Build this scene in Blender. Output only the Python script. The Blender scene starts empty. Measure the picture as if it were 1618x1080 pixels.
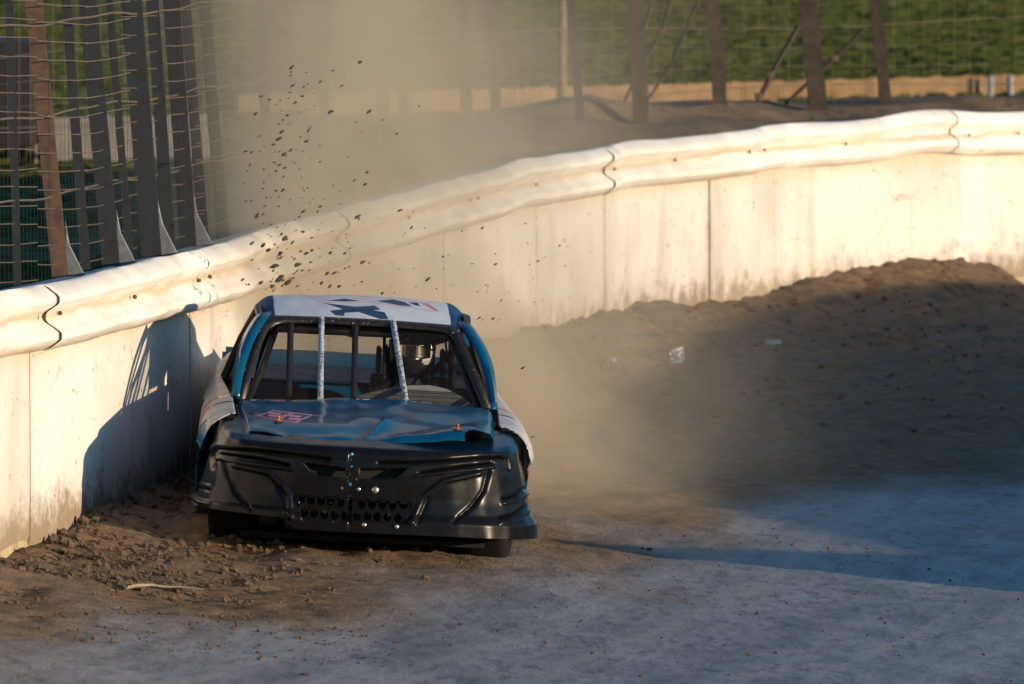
import bpy, math, random
import numpy as np
from mathutils import Matrix, Vector

random.seed(7); rng = np.random.default_rng(7)
scene = bpy.context.scene
COL = scene.collection
R = math.radians

# ------------------------------------------------------------------ camera
F = 16650.0; HC = 4.2; PITCH = math.atan(848.0 / F)
cp, sp = math.cos(PITCH), math.sin(PITCH)
def ray(px, py):
    cx, cy = (px - 809.0) / F, -(py - 540.0) / F
    return Vector((cx, cp + cy * sp, -sp + cy * cp))
def W(px, py, D):                       # photo pixel at world depth D -> world point
    r = ray(px, py); k = D / r.y
    return Vector((r.x * k, D, HC + r.z * k))
def P(x, y, z):                         # world (arrays ok) -> photo pixel
    z = z - HC
    dep = y * cp - z * sp
    up = y * sp + z * cp
    return 809 + F * x / dep, 540 - F * up / dep
camd = bpy.data.cameras.new("camera"); cam = bpy.data.objects.new("camera", camd); COL.objects.link(cam)
cam.location = (0, 0, HC); cam.rotation_euler = (R(90) - PITCH, 0, 0)
camd.sensor_fit = 'HORIZONTAL'; camd.sensor_width = 36; camd.lens = F / 1618 * 36
camd.clip_start = 0.5; camd.clip_end = 5000
camd.dof.use_dof = True; camd.dof.focus_distance = 59.8; camd.dof.aperture_fstop = 7.0
scene.camera = cam

# ------------------------------------------------------------------ light
SUN_EL, SUN_AZ_S = R(6.3), 0.58
ld = Vector((-1, SUN_AZ_S, 0)).normalized() * math.cos(SUN_EL) + Vector((0, 0, -math.sin(SUN_EL)))
sd = bpy.data.lights.new("sun", 'SUN'); sd.energy = 3.9; sd.angle = R(0.5); sd.color = (1.0, 0.77, 0.52)
so = bpy.data.objects.new("sun", sd); COL.objects.link(so)
so.rotation_euler = ld.to_track_quat('-Z', 'Y').to_euler(); so.location = (30, 20, 20)
world = bpy.data.worlds.new("World"); scene.world = world; world.use_nodes = True
wn = world.node_tree.nodes; wl = world.node_tree.links
sky = wn.new('ShaderNodeTexSky'); sky.sky_type = 'NISHITA'; sky.sun_disc = False
sky.sun_elevation = SUN_EL
tos = -ld                                # towards the sun
sky.sun_rotation = math.atan2(tos.x, tos.y)
sky.dust_density = 0.6; sky.ozone_density = 4.0
gr = wn.new('ShaderNodeMix'); gr.data_type = 'RGBA'; gr.blend_type = 'MULTIPLY'; gr.inputs[0].default_value = 1; gr.inputs[7].default_value = (0.73, 1.06, 1.09, 1)
wl.new(sky.outputs[0], gr.inputs[6]); wl.new(gr.outputs[2], wn['Background'].inputs[0]); wn['Background'].inputs[1].default_value = 0.15
vs = scene.view_settings; vs.view_transform = 'Standard'; vs.look = 'None'; vs.gamma = 1; vs.exposure = 0.66
scene.cycles.volume_bounces = 1; scene.cycles.volume_step_rate = 2.0; scene.cycles.volume_max_steps = 128
scene.cycles.max_bounces = 6
scene.cycles.use_denoising = True

# ------------------------------------------------------------------ objects
def tag(o, label=None, cat=None, group=None, kind=None):
    for k, v in (('label', label), ('category', cat), ('group', group), ('kind', kind)):
        if v: o[k] = v
    return o
def empty(name, loc=(0, 0, 0), label=None, cat=None, group=None, rot=(0, 0, 0), parent=None):
    o = bpy.data.objects.new(name, None); COL.objects.link(o); o.location = loc; o.rotation_euler = rot
    o.empty_display_size = 0.2
    if parent: o.parent = parent
    return tag(o, label, cat, group)
class MB:
    def __init__(s): s.v = []; s.f = []; s.m = []
    def add(s, vs_, fs, mat=0):
        b = len(s.v); s.v += [tuple(p) for p in vs_]
        for f in fs: s.f.append(tuple(i + b for i in f)); s.m.append(mat)
    def box(s, c, size, mat=0, rz=0.0):
        x, y, z = [k / 2 for k in size]; ca, sa = math.cos(rz), math.sin(rz)
        q = [(sx * x, sy * y, sz * z) for sx in (-1, 1) for sy in (-1, 1) for sz in (-1, 1)]
        q = [(c[0] + a * ca - b * sa, c[1] + a * sa + b * ca, c[2] + d) for a, b, d in q]
        s.add(q, [(0, 1, 3, 2), (4, 6, 7, 5), (0, 4, 5, 1), (2, 3, 7, 6), (0, 2, 6, 4), (1, 5, 7, 3)], mat)
    def tube(s, path, r, n=10, mat=0, caps=True):
        path = [Vector(p) for p in path]; rs = r if isinstance(r, (list, tuple)) else [r] * len(path)
        vs_, fs = [], []; prev = None
        for i, p in enumerate(path):
            t = (path[min(i + 1, len(path) - 1)] - path[max(i - 1, 0)]).normalized()
            if prev is None:
                a = Vector((0, 0, 1)) if abs(t.z) < 0.9 else Vector((1, 0, 0)); u = t.cross(a).normalized()
            else: u = (prev - t * prev.dot(t)).normalized()
            prev = u; w = t.cross(u)
            for k in range(n):
                an = 2 * math.pi * k / n; vs_.append(p + (u * math.cos(an) + w * math.sin(an)) * rs[i])
        for i in range(len(path) - 1):
            for k in range(n):
                fs.append((i * n + k, i * n + (k + 1) % n, (i + 1) * n + (k + 1) % n, (i + 1) * n + k))
        if caps: fs.append(tuple(range(n - 1, -1, -1))); fs.append(tuple(range((len(path) - 1) * n, len(path) * n)))
        s.add(vs_, fs, mat)
    def grid(s, G, mat=0, close=False):
        nr, nc = len(G), len(G[0]); vs_ = [p for row in G for p in row]
        fs = [(i * nc + j, i * nc + j + 1, (i + 1) * nc + j + 1, (i + 1) * nc + j) for i in range(nr - 1) for j in range(nc - 1)]
        if close: fs += [(i * nc + nc - 1, i * nc, (i + 1) * nc, (i + 1) * nc + nc - 1) for i in range(nr - 1)]
        s.add(vs_, fs, mat)
    def prism(s, poly, off, mat=0):     # poly: 3-D points, off: vector
        n = len(poly); off = Vector(off); a = [Vector(p) for p in poly]; b = [p + off for p in a]
        s.add(a + b, [tuple(range(n - 1, -1, -1)), tuple(range(n, 2 * n))] + [(i, (i + 1) % n, n + (i + 1) % n, n + i) for i in range(n)], mat)
    def sphere(s, c, r, n=10, mat=0, sc=(1, 1, 1)):
        G = []
        for i in range(n // 2 + 1):
            th = math.pi * i / (n // 2)
            G.append([(c[0] + r * sc[0] * math.sin(th) * math.cos(2 * math.pi * k / n), c[1] + r * sc[1] * math.sin(th) * math.sin(2 * math.pi * k / n), c[2] + r * sc[2] * math.cos(th)) for k in range(n)])
        s.grid(G, mat, True)
    def build(s, name, mats, parent=None, smooth=True, solid=0.0, bevel=0.0, offset=-1.0):
        me = bpy.data.meshes.new(name); me.from_pydata(s.v, [], s.f)
        for m in (mats if isinstance(mats, (list, tuple)) else [mats]): me.materials.append(m)
        me.polygons.foreach_set('material_index', s.m)
        if smooth: me.polygons.foreach_set('use_smooth', [True] * len(s.f))
        me.update()
        o = bpy.data.objects.new(name, me); COL.objects.link(o)
        if parent: o.parent = parent
        if bevel:
            b = o.modifiers.new('b', 'BEVEL'); b.width = bevel; b.segments = 2; b.limit_method = 'ANGLE'
        if solid:
            q = o.modifiers.new('s', 'SOLIDIFY'); q.thickness = solid; q.offset = offset
        if smooth:
            try: me.set_sharp_from_angle(angle=R(50))
            except Exception: pass
        return o

# ------------------------------------------------------------------ noise on arrays
_T = rng.random((256, 256))
def vnoise(x, y):
    xi = np.floor(x).astype(int); yi = np.floor(y).astype(int); fx = x - xi; fy = y - yi
    fx = fx * fx * (3 - 2 * fx); fy = fy * fy * (3 - 2 * fy)
    a = _T[xi % 256, yi % 256]; b = _T[(xi + 1) % 256, yi % 256]; c = _T[xi % 256, (yi + 1) % 256]; d = _T[(xi + 1) % 256, (yi + 1) % 256]
    return (a * (1 - fx) + b * fx) * (1 - fy) + (c * (1 - fx) + d * fx) * fy - 0.5
def fbm(x, y, o=4):
    t = 0; a = 1.0
    for i in range(o): t = t + a * vnoise(x * 2 ** i + 17.3 * i, y * 2 ** i + 5.1 * i); a *= 0.5
    return t
def sstep(a, b, x):
    t = np.clip((x - a) / (b - a), 0, 1); return t * t * (3 - 2 * t)

# ------------------------------------------------------------------ materials
class NT:
    def __init__(s, name):
        s.m = bpy.data.materials.new(name); s.m.use_nodes = True; s.t = s.m.node_tree; s.n = s.t.nodes
        s.bsdf = s.n['Principled BSDF']; s.out = s.n['Material Output']
        s.tc = None
    def L(s, a, b): s.t.links.new(a, b)
    def co(s, kind='Object', scale=(1, 1, 1)):
        if s.tc is None: s.tc = s.n.new('ShaderNodeTexCoord')
        mp = s.n.new('ShaderNodeMapping'); mp.inputs['Scale'].default_value = scale
        s.L(s.tc.outputs[kind], mp.inputs[0]); return mp.outputs[0]
    def noise(s, scale=5, detail=4, rough=0.55, vec=None, dist=0.0):
        n = s.n.new('ShaderNodeTexNoise'); n.inputs['Scale'].default_value = scale; n.inputs['Detail'].default_value = detail
        n.inputs['Roughness'].default_value = rough; n.inputs['Distortion'].default_value = dist
        s.L(vec if vec is not None else s.co(), n.inputs['Vector']); return n.outputs['Fac']
    def ramp(s, fac, stops):
        r = s.n.new('ShaderNodeValToRGB'); e = r.color_ramp.elements
        while len(e) < len(stops): e.new(0.5)
        for k, (p, c) in enumerate(stops):
            e[k].position = p; e[k].color = (c, c, c, 1) if isinstance(c, (int, float)) else (*c, 1)
        s.L(fac, r.inputs[0]); return r.outputs[0]
    def mix(s, f, a, b):
        n = s.n.new('ShaderNodeMix'); n.data_type = 'RGBA'
        for sock, v in ((n.inputs[0], f), (n.inputs[6], a), (n.inputs[7], b)):
            if hasattr(v, 'is_linked'): s.L(v, sock)
            elif isinstance(v, (int, float)): sock.default_value = v if sock == n.inputs[0] else (v, v, v, 1)
            else: sock.default_value = (*v, 1)
        return n.outputs[2]
    def math(s, op, a, b=None, c=None):
        n = s.n.new('ShaderNodeMath'); n.operation = op
        for i, v in enumerate((a, b, c)):
            if v is None: continue
            if hasattr(v, 'is_linked'): s.L(v, n.inputs[i])
            else: n.inputs[i].default_value = v
        return n.outputs[0]
    def attr(s, name):
        n = s.n.new('ShaderNodeAttribute'); n.attribute_name = name; return n.outputs['Fac']
    def bump(s, h, strength=0.3, dist=0.01):
        b = s.n.new('ShaderNodeBump'); b.inputs['Strength'].default_value = strength; b.inputs['Distance'].default_value = dist
        s.L(h, b.inputs['Height']); s.L(b.outputs[0], s.bsdf.inputs['Normal'])
    def set(s, **k):
        names = {'color': 'Base Color', 'rough': 'Roughness', 'metal': 'Metallic', 'spec': 'Specular IOR Level', 'coat': 'Coat Weight', 'coat_rough': 'Coat Roughness'}
        for a, v in k.items():
            sock = s.bsdf.inputs[names[a]]
            if hasattr(v, 'is_linked'): s.L(v, sock)
            elif isinstance(v, (tuple, list)): sock.default_value = (*v, 1)
            else: sock.default_value = v
        return s
def simple(name, color, rough=0.5, metal=0.0, coat=0.0, var=0.25, nscale=8.0, dust=0.0, dustcol=(0.16, 0.11, 0.07), bump=0.0, spec=0.5):
    t = NT(name); f = t.noise(nscale, 5)
    c2 = tuple(max(0, x * (1 - var)) for x in color)
    col = t.mix(t.ramp(f, [(0.35, 0.0), (0.65, 1.0)]), c2, color)
    ro = t.ramp(f, [(0.3, min(1, rough * 1.25)), (0.7, rough * 0.85)])
    if dust:
        d = t.ramp(t.noise(nscale * 2.3, 6, 0.7), [(0.42, 0.0), (0.75, dust)])
        col = t.mix(d, col, dustcol); ro = t.mix(d, ro, (0.85,) * 3)
    t.set(color=col, rough=ro, metal=metal, coat=coat, spec=spec); t.bsdf.inputs['Coat Roughness'].default_value = 0.08
    if bump: t.bump(t.noise(nscale * 4, 5), bump, 0.01)
    return t.m

M = {}
M['blue'] = simple('blue_paint', (0.001, 0.075, 0.165), 0.17, 0.0, 0.0, 0.12, 3, 0.03, spec=0.28)
M['nose_sky'] = simple('nose_sky_reflection', (0.001, 0.016, 0.04), 0.25, 0, 0, 0.2, 4, 0.05, (0.03, 0.02, 0.014), spec=0.3)  # navy stands in for sky reflected on the black nose top
M['sidewhite'] = simple('scuffed_white_paint', (0.5, 0.49, 0.48), 0.4, 0, 0.1, 0.3, 5, 0.6, (0.26, 0.18, 0.11))
M['roofblue'] = simple('blue_vinyl', (0.001, 0.05, 0.13), 0.5, 0, 0, 0.2, 6, 0.03, spec=0.15)
M['roofwhite'] = simple('white_roof_paint', (0.66, 0.70, 0.74), 0.4, 0, 0.0, 0.08, 5, 0.08, (0.4, 0.35, 0.3), spec=0.25)
M['white'] = simple('white_paint', (0.62, 0.64, 0.66), 0.3, 0, 0.4, 0.12, 5, 0.18, (0.35, 0.28, 0.2))
M['pink'] = simple('pink_paint', (0.62, 0.045, 0.16), 0.35, 0, 0.3, 0.1, 9)
M['palepink'] = simple('pale_pink_paint', (0.75, 0.42, 0.58), 0.35, 0, 0.3, 0.1, 9)
M['plastic'] = simple('black_plastic', (0.006, 0.006, 0.007), 0.22, 0, 0.0, 0.3, 4, 0.14, (0.026, 0.016, 0.010), 0.0, 0.19)
M['blackmetal'] = simple('black_steel', (0.012, 0.011, 0.011), 0.4, 0.2, 0, 0.4, 20, 0.5, (0.09, 0.055, 0.035))
M['dark'] = simple('dark_interior', (0.006, 0.006, 0.007), 0.8, 0, 0, 0.3, 9)
M['greypanel'] = simple('grey_panel', (0.16, 0.17, 0.17), 0.55, 0, 0, 0.2, 12, 0.4)
M['tape'] = None
M['rubber'] = simple('tyre_rubber', (0.007, 0.006, 0.006), 0.85, 0, 0, 0.3, 30, 0.5, (0.016, 0.012, 0.009), 0.4, 0.2)
M['steel'] = simple('bare_steel', (0.55, 0.53, 0.5), 0.3, 0.9, 0, 0.2, 30)
M['copper'] = simple('orange_pin', (0.30, 0.12, 0.05), 0.45, 0.3, 0, 0.2, 30)
M['bluebolt'] = simple('blue_bolt', (0.03, 0.30, 0.68), 0.35, 0.3, 0.3, 0.1, 30)
M['red'] = simple('red_paint', (0.4, 0.015, 0.03), 0.35, 0, 0.3, 0.2, 9, 0.2)
M['suit'] = simple('race_suit', (0.012, 0.012, 0.016), 0.85, 0, 0, 0.3, 30)
M['skin'] = simple('skin', (0.45, 0.25, 0.17), 0.5, 0, 0, 0.1, 20)
M['helmet'] = simple('helmet_shell', (0.02, 0.02, 0.025), 0.2, 0, 0.6, 0.2, 9)
M['helmetwhite'] = simple('helmet_white', (0.6, 0.62, 0.66), 0.25, 0, 0.5, 0.1, 9)
M['visor'] = simple('mirror_visor', (0.85, 0.72, 0.5), 0.12, 1.0, 0.4, 0.05, 9)
M['post'] = simple('rusty_steel_post', (0.14, 0.075, 0.045), 0.7, 0.2, 0, 0.5, 14, 0.35, (0.11, 0.08, 0.06))
M['postblue'] = simple('grey_steel_post', (0.025, 0.03, 0.038), 0.6, 0.3, 0, 0.4, 14, 0.2, (0.07, 0.055, 0.045))
M['postdark'] = simple('dark_rusty_post', (0.05, 0.034, 0.026), 0.75, 0.1, 0, 0.4, 10, 0.3, (0.08, 0.06, 0.045))
M['galv'] = simple('worn_galvanised', (0.17, 0.19, 0.21), 0.5, 0.2, 0, 0.4, 20, 0.3)
M['wire'] = simple('galvanised_wire', (0.30, 0.24, 0.18), 0.45, 0.6, 0, 0.4, 40)
M['wood'] = simple('weathered_wood', (0.2, 0.12, 0.06), 0.8, 0, 0, 0.4, 10)
M['clod'] = simple('dirt_clod', (0.10, 0.075, 0.055), 0.95, 0, 0, 0.4, 60, bump=0.6)
M['crumb'] = simple('dirt_crumb', (0.13, 0.082, 0.048), 0.95, 0, 0, 0.5, 40, bump=0.6)
M['litter'] = simple('white_plastic', (0.5, 0.5, 0.5), 0.5, 0, 0, 0.3, 20)
M['twig'] = simple('pale_straw', (0.30, 0.24, 0.17), 0.8, 0, 0, 0.3, 30)
M['trailer'] = simple('dark_trailer', (0.02, 0.013, 0.012), 0.9, 0.0, 0, 0.4, 3)
M['palepanel'] = simple('pale_panel', (0.17, 0.16, 0.15), 0.7, 0, 0, 0.15, 3)
M['bollard'] = simple('grey_bollard', (0.22, 0.25, 0.27), 0.6, 0, 0, 0.2, 8)
# bar wrapped in torn tape
t = NT('taped_bar'); v = t.co('Object', (30, 30, 24))
f = t.ramp(t.noise(1.6, 5, 0.7, v, 1.5), [(0.44, 0.0), (0.52, 1.0)])
t.set(color=t.mix(f, (0.02, 0.035, 0.06), (0.42, 0.47, 0.52)), rough=0.5); M['tape'] = t.m
# painted concrete wall
t = NT('white_painted_concrete')
big = t.noise(0.7, 5, 0.6); streak = t.noise(1.0, 5, 0.6, t.co('Object', (3.5, 3.5, 0.7))); fine = t.noise(14, 7, 0.7)
col = t.mix(t.ramp(big, [(0.35, 0.0), (0.7, 1.0)]), (0.54, 0.51, 0.47), (0.74, 0.72, 0.69))
col = t.mix(t.ramp(streak, [(0.52, 0.0), (0.78, 0.6)]), col, (0.42, 0.33, 0.23))
zz = t.n.new('ShaderNodeSeparateXYZ'); t.L(t.co(), zz.inputs[0])
low = t.math('MULTIPLY', t.ramp(t.math('ADD', zz.outputs[2], t.math('MULTIPLY', big, 0.5)), [(0.25, 1.0), (0.75, 0.0)]), 0.55)
col = t.mix(low, col, (0.42, 0.33, 0.23))
hi = t.math('MULTIPLY', t.ramp(t.math('SUBTRACT', zz.outputs[2], t.math('MULTIPLY', streak, 0.35)), [(0.82, 0.0), (1.0, 1.0)]), 0.5)
col = t.mix(hi, col, (0.55, 0.36, 0.17))
spk = t.ramp(t.noise(7, 3, 0.8, t.co('Object', (1.0, 1.0, 1.5))), [(0.635, 0.0), (0.68, 1.0)])
scf = t.ramp(t.noise(1.0, 4, 0.75, t.co('Object', (1.1, 1.1, 14))), [(0.64, 0.0), (0.70, 0.5)]); col = t.mix(scf, col, (0.30, 0.22, 0.14))
col = t.mix(t.math('MULTIPLY', spk, 0.75), col, (0.22, 0.15, 0.09))
ck = t.n.new('ShaderNodeTexVoronoi'); ck.feature = 'DISTANCE_TO_EDGE'; ck.inputs['Scale'].default_value = 1.1
dv = t.n.new('ShaderNodeMix'); dv.data_type = 'VECTOR'; dv.inputs[0].default_value = 0.12
nz = t.n.new('ShaderNodeTexNoise'); nz.inputs['Scale'].default_value = 3; t.L(t.co(), nz.inputs['Vector'])
t.L(t.co(), dv.inputs[4]); t.L(nz.outputs['Color'], dv.inputs[5]); t.L(dv.outputs[1], ck.inputs['Vector'])
mud = t.ramp(t.math('ADD', zz.outputs[2], t.math('MULTIPLY_ADD', t.noise(5, 5, 0.75), -0.9, 0.35)), [(0.02, 0.85), (0.22, 0.0)]); col = t.mix(mud, col, (0.20, 0.135, 0.08))
crack = t.math('MULTIPLY', t.ramp(ck.outputs[0], [(0.0, 1.0), (0.012, 0.0)]), t.ramp(t.noise(0.9, 2), [(0.58, 0.0), (0.64, 0.4)]))
col = t.mix(crack, col, (0.2, 0.14, 0.09))
col = t.mix(t.math('MULTIPLY', t.math('MULTIPLY', t.attr('edge'), t.ramp(t.noise(2.5, 5, 0.7), [(0.35, 0.1), (0.6, 1.0)])), 0.75), col, (0.30, 0.20, 0.11))
oi = t.n.new('ShaderNodeObjectInfo'); col = t.mix(t.math('MULTIPLY', oi.outputs['Random'], 0.22), col, (0.48, 0.42, 0.34))
t.set(color=col, rough=0.75, spec=0.3); t.bump(t.math('ADD', fine, t.math('MULTIPLY', big, 1.5)), 0.35, 0.02); M['wall'] = t.m
# rail paint
t = NT('white_painted_rail'); b = t.noise(1.3, 5, 0.65); f = t.noise(12, 6, 0.7)
col = t.mix(t.ramp(b, [(0.4, 0.0), (0.7, 1.0)]), (0.70, 0.66, 0.60), (0.82, 0.81, 0.79))
col = t.mix(t.ramp(f, [(0.62, 0.0), (0.72, 0.8)]), col, (0.35, 0.22, 0.11))
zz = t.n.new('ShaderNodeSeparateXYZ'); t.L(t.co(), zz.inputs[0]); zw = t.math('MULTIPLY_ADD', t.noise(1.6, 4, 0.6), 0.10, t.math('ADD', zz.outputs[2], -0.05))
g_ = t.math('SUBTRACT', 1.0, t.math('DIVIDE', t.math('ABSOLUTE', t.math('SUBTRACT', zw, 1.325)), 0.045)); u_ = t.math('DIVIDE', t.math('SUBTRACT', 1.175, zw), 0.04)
groove_shade = t.math('MULTIPLY', t.math('MINIMUM', t.math('MAXIMUM', t.math('MAXIMUM', g_, u_), 0.0), 1.0), 0.75); col = t.mix(groove_shade, col, (0.42, 0.30, 0.17))  # painted shading with a dusty tint, in groove and underside
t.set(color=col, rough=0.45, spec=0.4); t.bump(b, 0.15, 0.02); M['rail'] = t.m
M['footing'] = simple('stained_footing', (0.5, 0.40, 0.24), 0.9, 0, 0, 0.4, 5, 0.6, (0.2, 0.13, 0.07), 0.5)
# dirt track: loose brown dirt near the wall, polished grey clay lower down
t = NT('track_dirt'); lo = t.attr('loose')
st = t.noise(1.0, 6, 0.65, t.co('Object', (2.2, 0.8, 2))); st2 = t.noise(1.0, 7, 0.72, t.co('Object', (11, 3.2, 9))); fine = t.noise(45, 6, 0.7); lump = t.noise(7, 7, 0.65)
clay = t.mix(t.ramp(st, [(0.35, 0.0), (0.68, 1.0)]), (0.13, 0.13, 0.13), (0.29, 0.28, 0.275))
clay = t.mix(t.ramp(st2, [(0.48, 0.0), (0.64, 0.8)]), clay, (0.06, 0.05, 0.043))
lv = t.n.new('ShaderNodeCombineXYZ'); t.L(t.math('MULTIPLY', t.attr('lane'), 2.2), lv.inputs[0]); t.L(t.math('MULTIPLY', st, 1.2), lv.inputs[1])
ln_ = t.noise(1.0, 6, 0.75, lv.outputs[0]); clay = t.mix(t.ramp(ln_, [(0.46, 0.0), (0.66, 0.65)]), clay, (0.33, 0.31, 0.29)); clay = t.mix(t.ramp(ln_, [(0.30, 0.55), (0.42, 0.0)]), clay, (0.075, 0.062, 0.052))
loose = t.mix(t.ramp(lump, [(0.3, 0.0), (0.72, 1.0)]), (0.085, 0.057, 0.035), (0.28, 0.18, 0.10))
loose = t.mix(t.ramp(st, [(0.42, 0.0), (0.7, 0.75)]), loose, (0.155, 0.125, 0.10))
col = t.mix(lo, clay, loose)
t.set(color=col, rough=t.mix(lo, (0.52,) * 3, (0.95,) * 3), spec=t.math('MULTIPLY_ADD', lo, -0.4, 0.5))
h = t.math('ADD', t.math('MULTIPLY', st2, 0.6), t.math('ADD', t.math('MULTIPLY', fine, 0.35), t.math('MULTIPLY', lump, t.math('MULTIPLY_ADD', lo, 1.2, 0.25))))
t.bump(h, 0.8, 0.04); M['track'] = t.m
t = NT('bank_dirt'); a = t.noise(2.0, 7, 0.65); b = t.noise(9, 6, 0.7)
t.set(color=t.mix(t.ramp(a, [(0.35, 0.0), (0.7, 1.0)]), (0.14, 0.10, 0.065), (0.28, 0.19, 0.115)), rough=0.95, spec=0.1); t.bump(t.math('ADD', a, b), 0.7, 0.08); M['bank'] = t.m
t = NT('mown_grass'); a = t.noise(0.12, 5, 0.6); b = t.noise(1.5, 6, 0.7); c = t.noise(1, 3, 0.5, t.co('Object', (0.03, 0.22, 1)))
col = t.mix(t.ramp(a, [(0.35, 0.0), (0.65, 1.0)]), (0.03, 0.05, 0.012), (0.07, 0.09, 0.018))
col = t.mix(t.ramp(c, [(0.45, 0.0), (0.6, 0.6)]), col, (0.035, 0.055, 0.014))
col = t.mix(t.ramp(b, [(0.5, 0.0), (0.75, 0.5)]), col, (0.10, 0.11, 0.035))
t.set(color=col, rough=0.9, spec=0.1); t.bump(b, 0.6, 0.15); M['grass'] = t.m
M['road'] = simple('sandy_road', (0.62, 0.40, 0.20), 0.95, 0, 0, 0.25, 0.8, bump=1.0, spec=0.1)
M['hill'] = simple('added_hill', (0.045, 0.06, 0.025), 0.95, 0, 0, 0.5, 0.03, spec=0.05)
M['tan'] = simple('tan_boards', (0.27, 0.175, 0.095), 0.9, 0, 0, 0.35, 3, spec=0.1)
M['blade'] = simple('grass_blades', (0.056, 0.073, 0.020), 0.85, 0, 0, 0.2, 0.04, spec=0.1)

# ------------------------------------------------------------------ wall line in plan (x, y)
TOPZ = 1.5
top_px = [(0, 460), (75, 446), (150, 430), (225, 413), (300, 394), (370, 376), (480, 346), (600, 311), (730, 274), (900, 238), (1100, 211), (1300, 194), (1450, 184), (1618, 177)]
ctrl = []
for px, py in top_px:
    r = ray(px, py); k = (TOPZ - HC) / r.z; ctrl.append((r.x * k, r.y * k))
ctrl = np.array(ctrl)
d0 = ctrl[0] - ctrl[2]; d0 /= np.linalg.norm(d0)
pre = []; p = ctrl[0].copy(); ang = math.atan2(d0[1], d0[0])
for i in range(18):
    ang -= R(1.6); p = p + 2.5 * np.array([math.cos(ang), math.sin(ang)]); pre.append(p)
pre = pre[::-1]
d1 = ctrl[-1] - ctrl[-3]; post = []; p = ctrl[-1].copy(); ang = math.atan2(d1[1], d1[0])
for i in range(26):
    ang -= R(2.6); p = p + 2.5 * np.array([math.cos(ang), math.sin(ang)]); post.append(p)
pl = np.vstack([np.array(pre), ctrl, np.array(post)])
def resample(pl, step):
    s = np.concatenate([[0], np.cumsum(np.linalg.norm(np.diff(pl, axis=0), axis=1))]); n = int(s[-1] / step) + 1
    q = np.linspace(0, s[-1], n); return np.stack([np.interp(q, s, pl[:, 0]), np.interp(q, s, pl[:, 1])], 1), q
WL, WS = resample(pl, 0.25)
for _ in range(60):
    WL[1:-1] = 0.5 * WL[1:-1] + 0.25 * (WL[:-2] + WL[2:])
WL, WS = resample(WL, 0.25)
WT = np.gradient(WL, axis=0); WT /= np.linalg.norm(WT, axis=1)[:, None]
WN = np.stack([WT[:, 1], -WT[:, 0]], 1)          # towards the track
def wpt(s, off=0.0, z=0.0):
    x = np.interp(s, WS, WL[:, 0]); y = np.interp(s, WS, WL[:, 1]); nx = np.interp(s, WS, WN[:, 0]); ny = np.interp(s, WS, WN[:, 1])
    return (x + nx * off, y + ny * off, z)
WPX = P(WL[:, 0], WL[:, 1], 0.7)[0]
i0 = int(np.argmin(np.abs(WL[:, 1] - 50))); i1 = int(np.argmax(np.where(WL[:, 0] < 9, WL[:, 0], -99)))
def s_at_px(px): return float(np.interp(px, WPX[i0:i1], WS[i0:i1]))
def wall_sd(x, y):                                # signed distance to the wall line (+ on the track), arc position
    sh = x.shape; q = np.stack([x.ravel(), y.ravel()], 1); d = np.empty(len(q)); s = np.empty(len(q))
    A = WL[::2]; Nn = WN[::2]; S = WS[::2]
    for a in range(0, len(q), 20000):
        b = q[a:a + 20000]; dd = ((b[:, None, :] - A[None]) ** 2).sum(2); k = dd.argmin(1)
        rel = b - A[k]; side = (rel * Nn[k]).sum(1)
        far = np.sqrt(dd[np.arange(len(b)), k]); d[a:a + 20000] = np.where(far < 3, side, np.sign(side) * far); s[a:a + 20000] = S[k]
    return d.reshape(sh), s.reshape(sh)
berm_px = [(-40, 875), (0, 868), (80, 846), (150, 814), (200, 792), (250, 776), (330, 745), (500, 660), (640, 580), (760, 531), (900, 506), (1000, 490), (1120, 474), (1200, 461), (1280, 440), (1380, 414), (1440, 405), (1500, 405), (1540, 414), (1562, 432), (1580, 446), (1618, 449), (1700, 446)]
bs, bz = [], []
for px, py in berm_px:
    s = s_at_px(px); x, y, _ = wpt(s); r = ray(px, py); bs.append(s); bz.append(HC + r.z * y / r.y)
def track_h(x, y, noise=True):
    d, s = wall_sd(x, y); dd = np.maximum(d, 0)
    z = -0.62 * (1 - np.exp(-dd / 5.0)) + 0.10 * np.exp(-((x + 0.85) / 1.15) ** 4 - ((y - 62.5) / 3.4) ** 4)
    a = np.interp(s, bs, bz); w = np.interp(s, [bs[4], bs[9], bs[14], bs[16], bs[19]], [0.55, 1.1, 1.25, 0.7, 0.3])
    z = z + a * np.exp(-(dd / w) ** 2)
    if noise:
        near = np.exp(-(dd / 1.6) ** 2)
        z = z + near * (0.10 * np.interp(s, [bs[10], bs[16]], [1, 0.35]) * fbm(x * 1.1, y * 0.8, 3) + 0.05 * fbm(x * 5, y * 4, 4)) + 0.02 * fbm(x * 0.5, y * 0.5, 3)
    return z, d, s
def gz(x, y): return float(track_h(np.array([x]), np.array([y]), True)[0][0])
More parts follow.
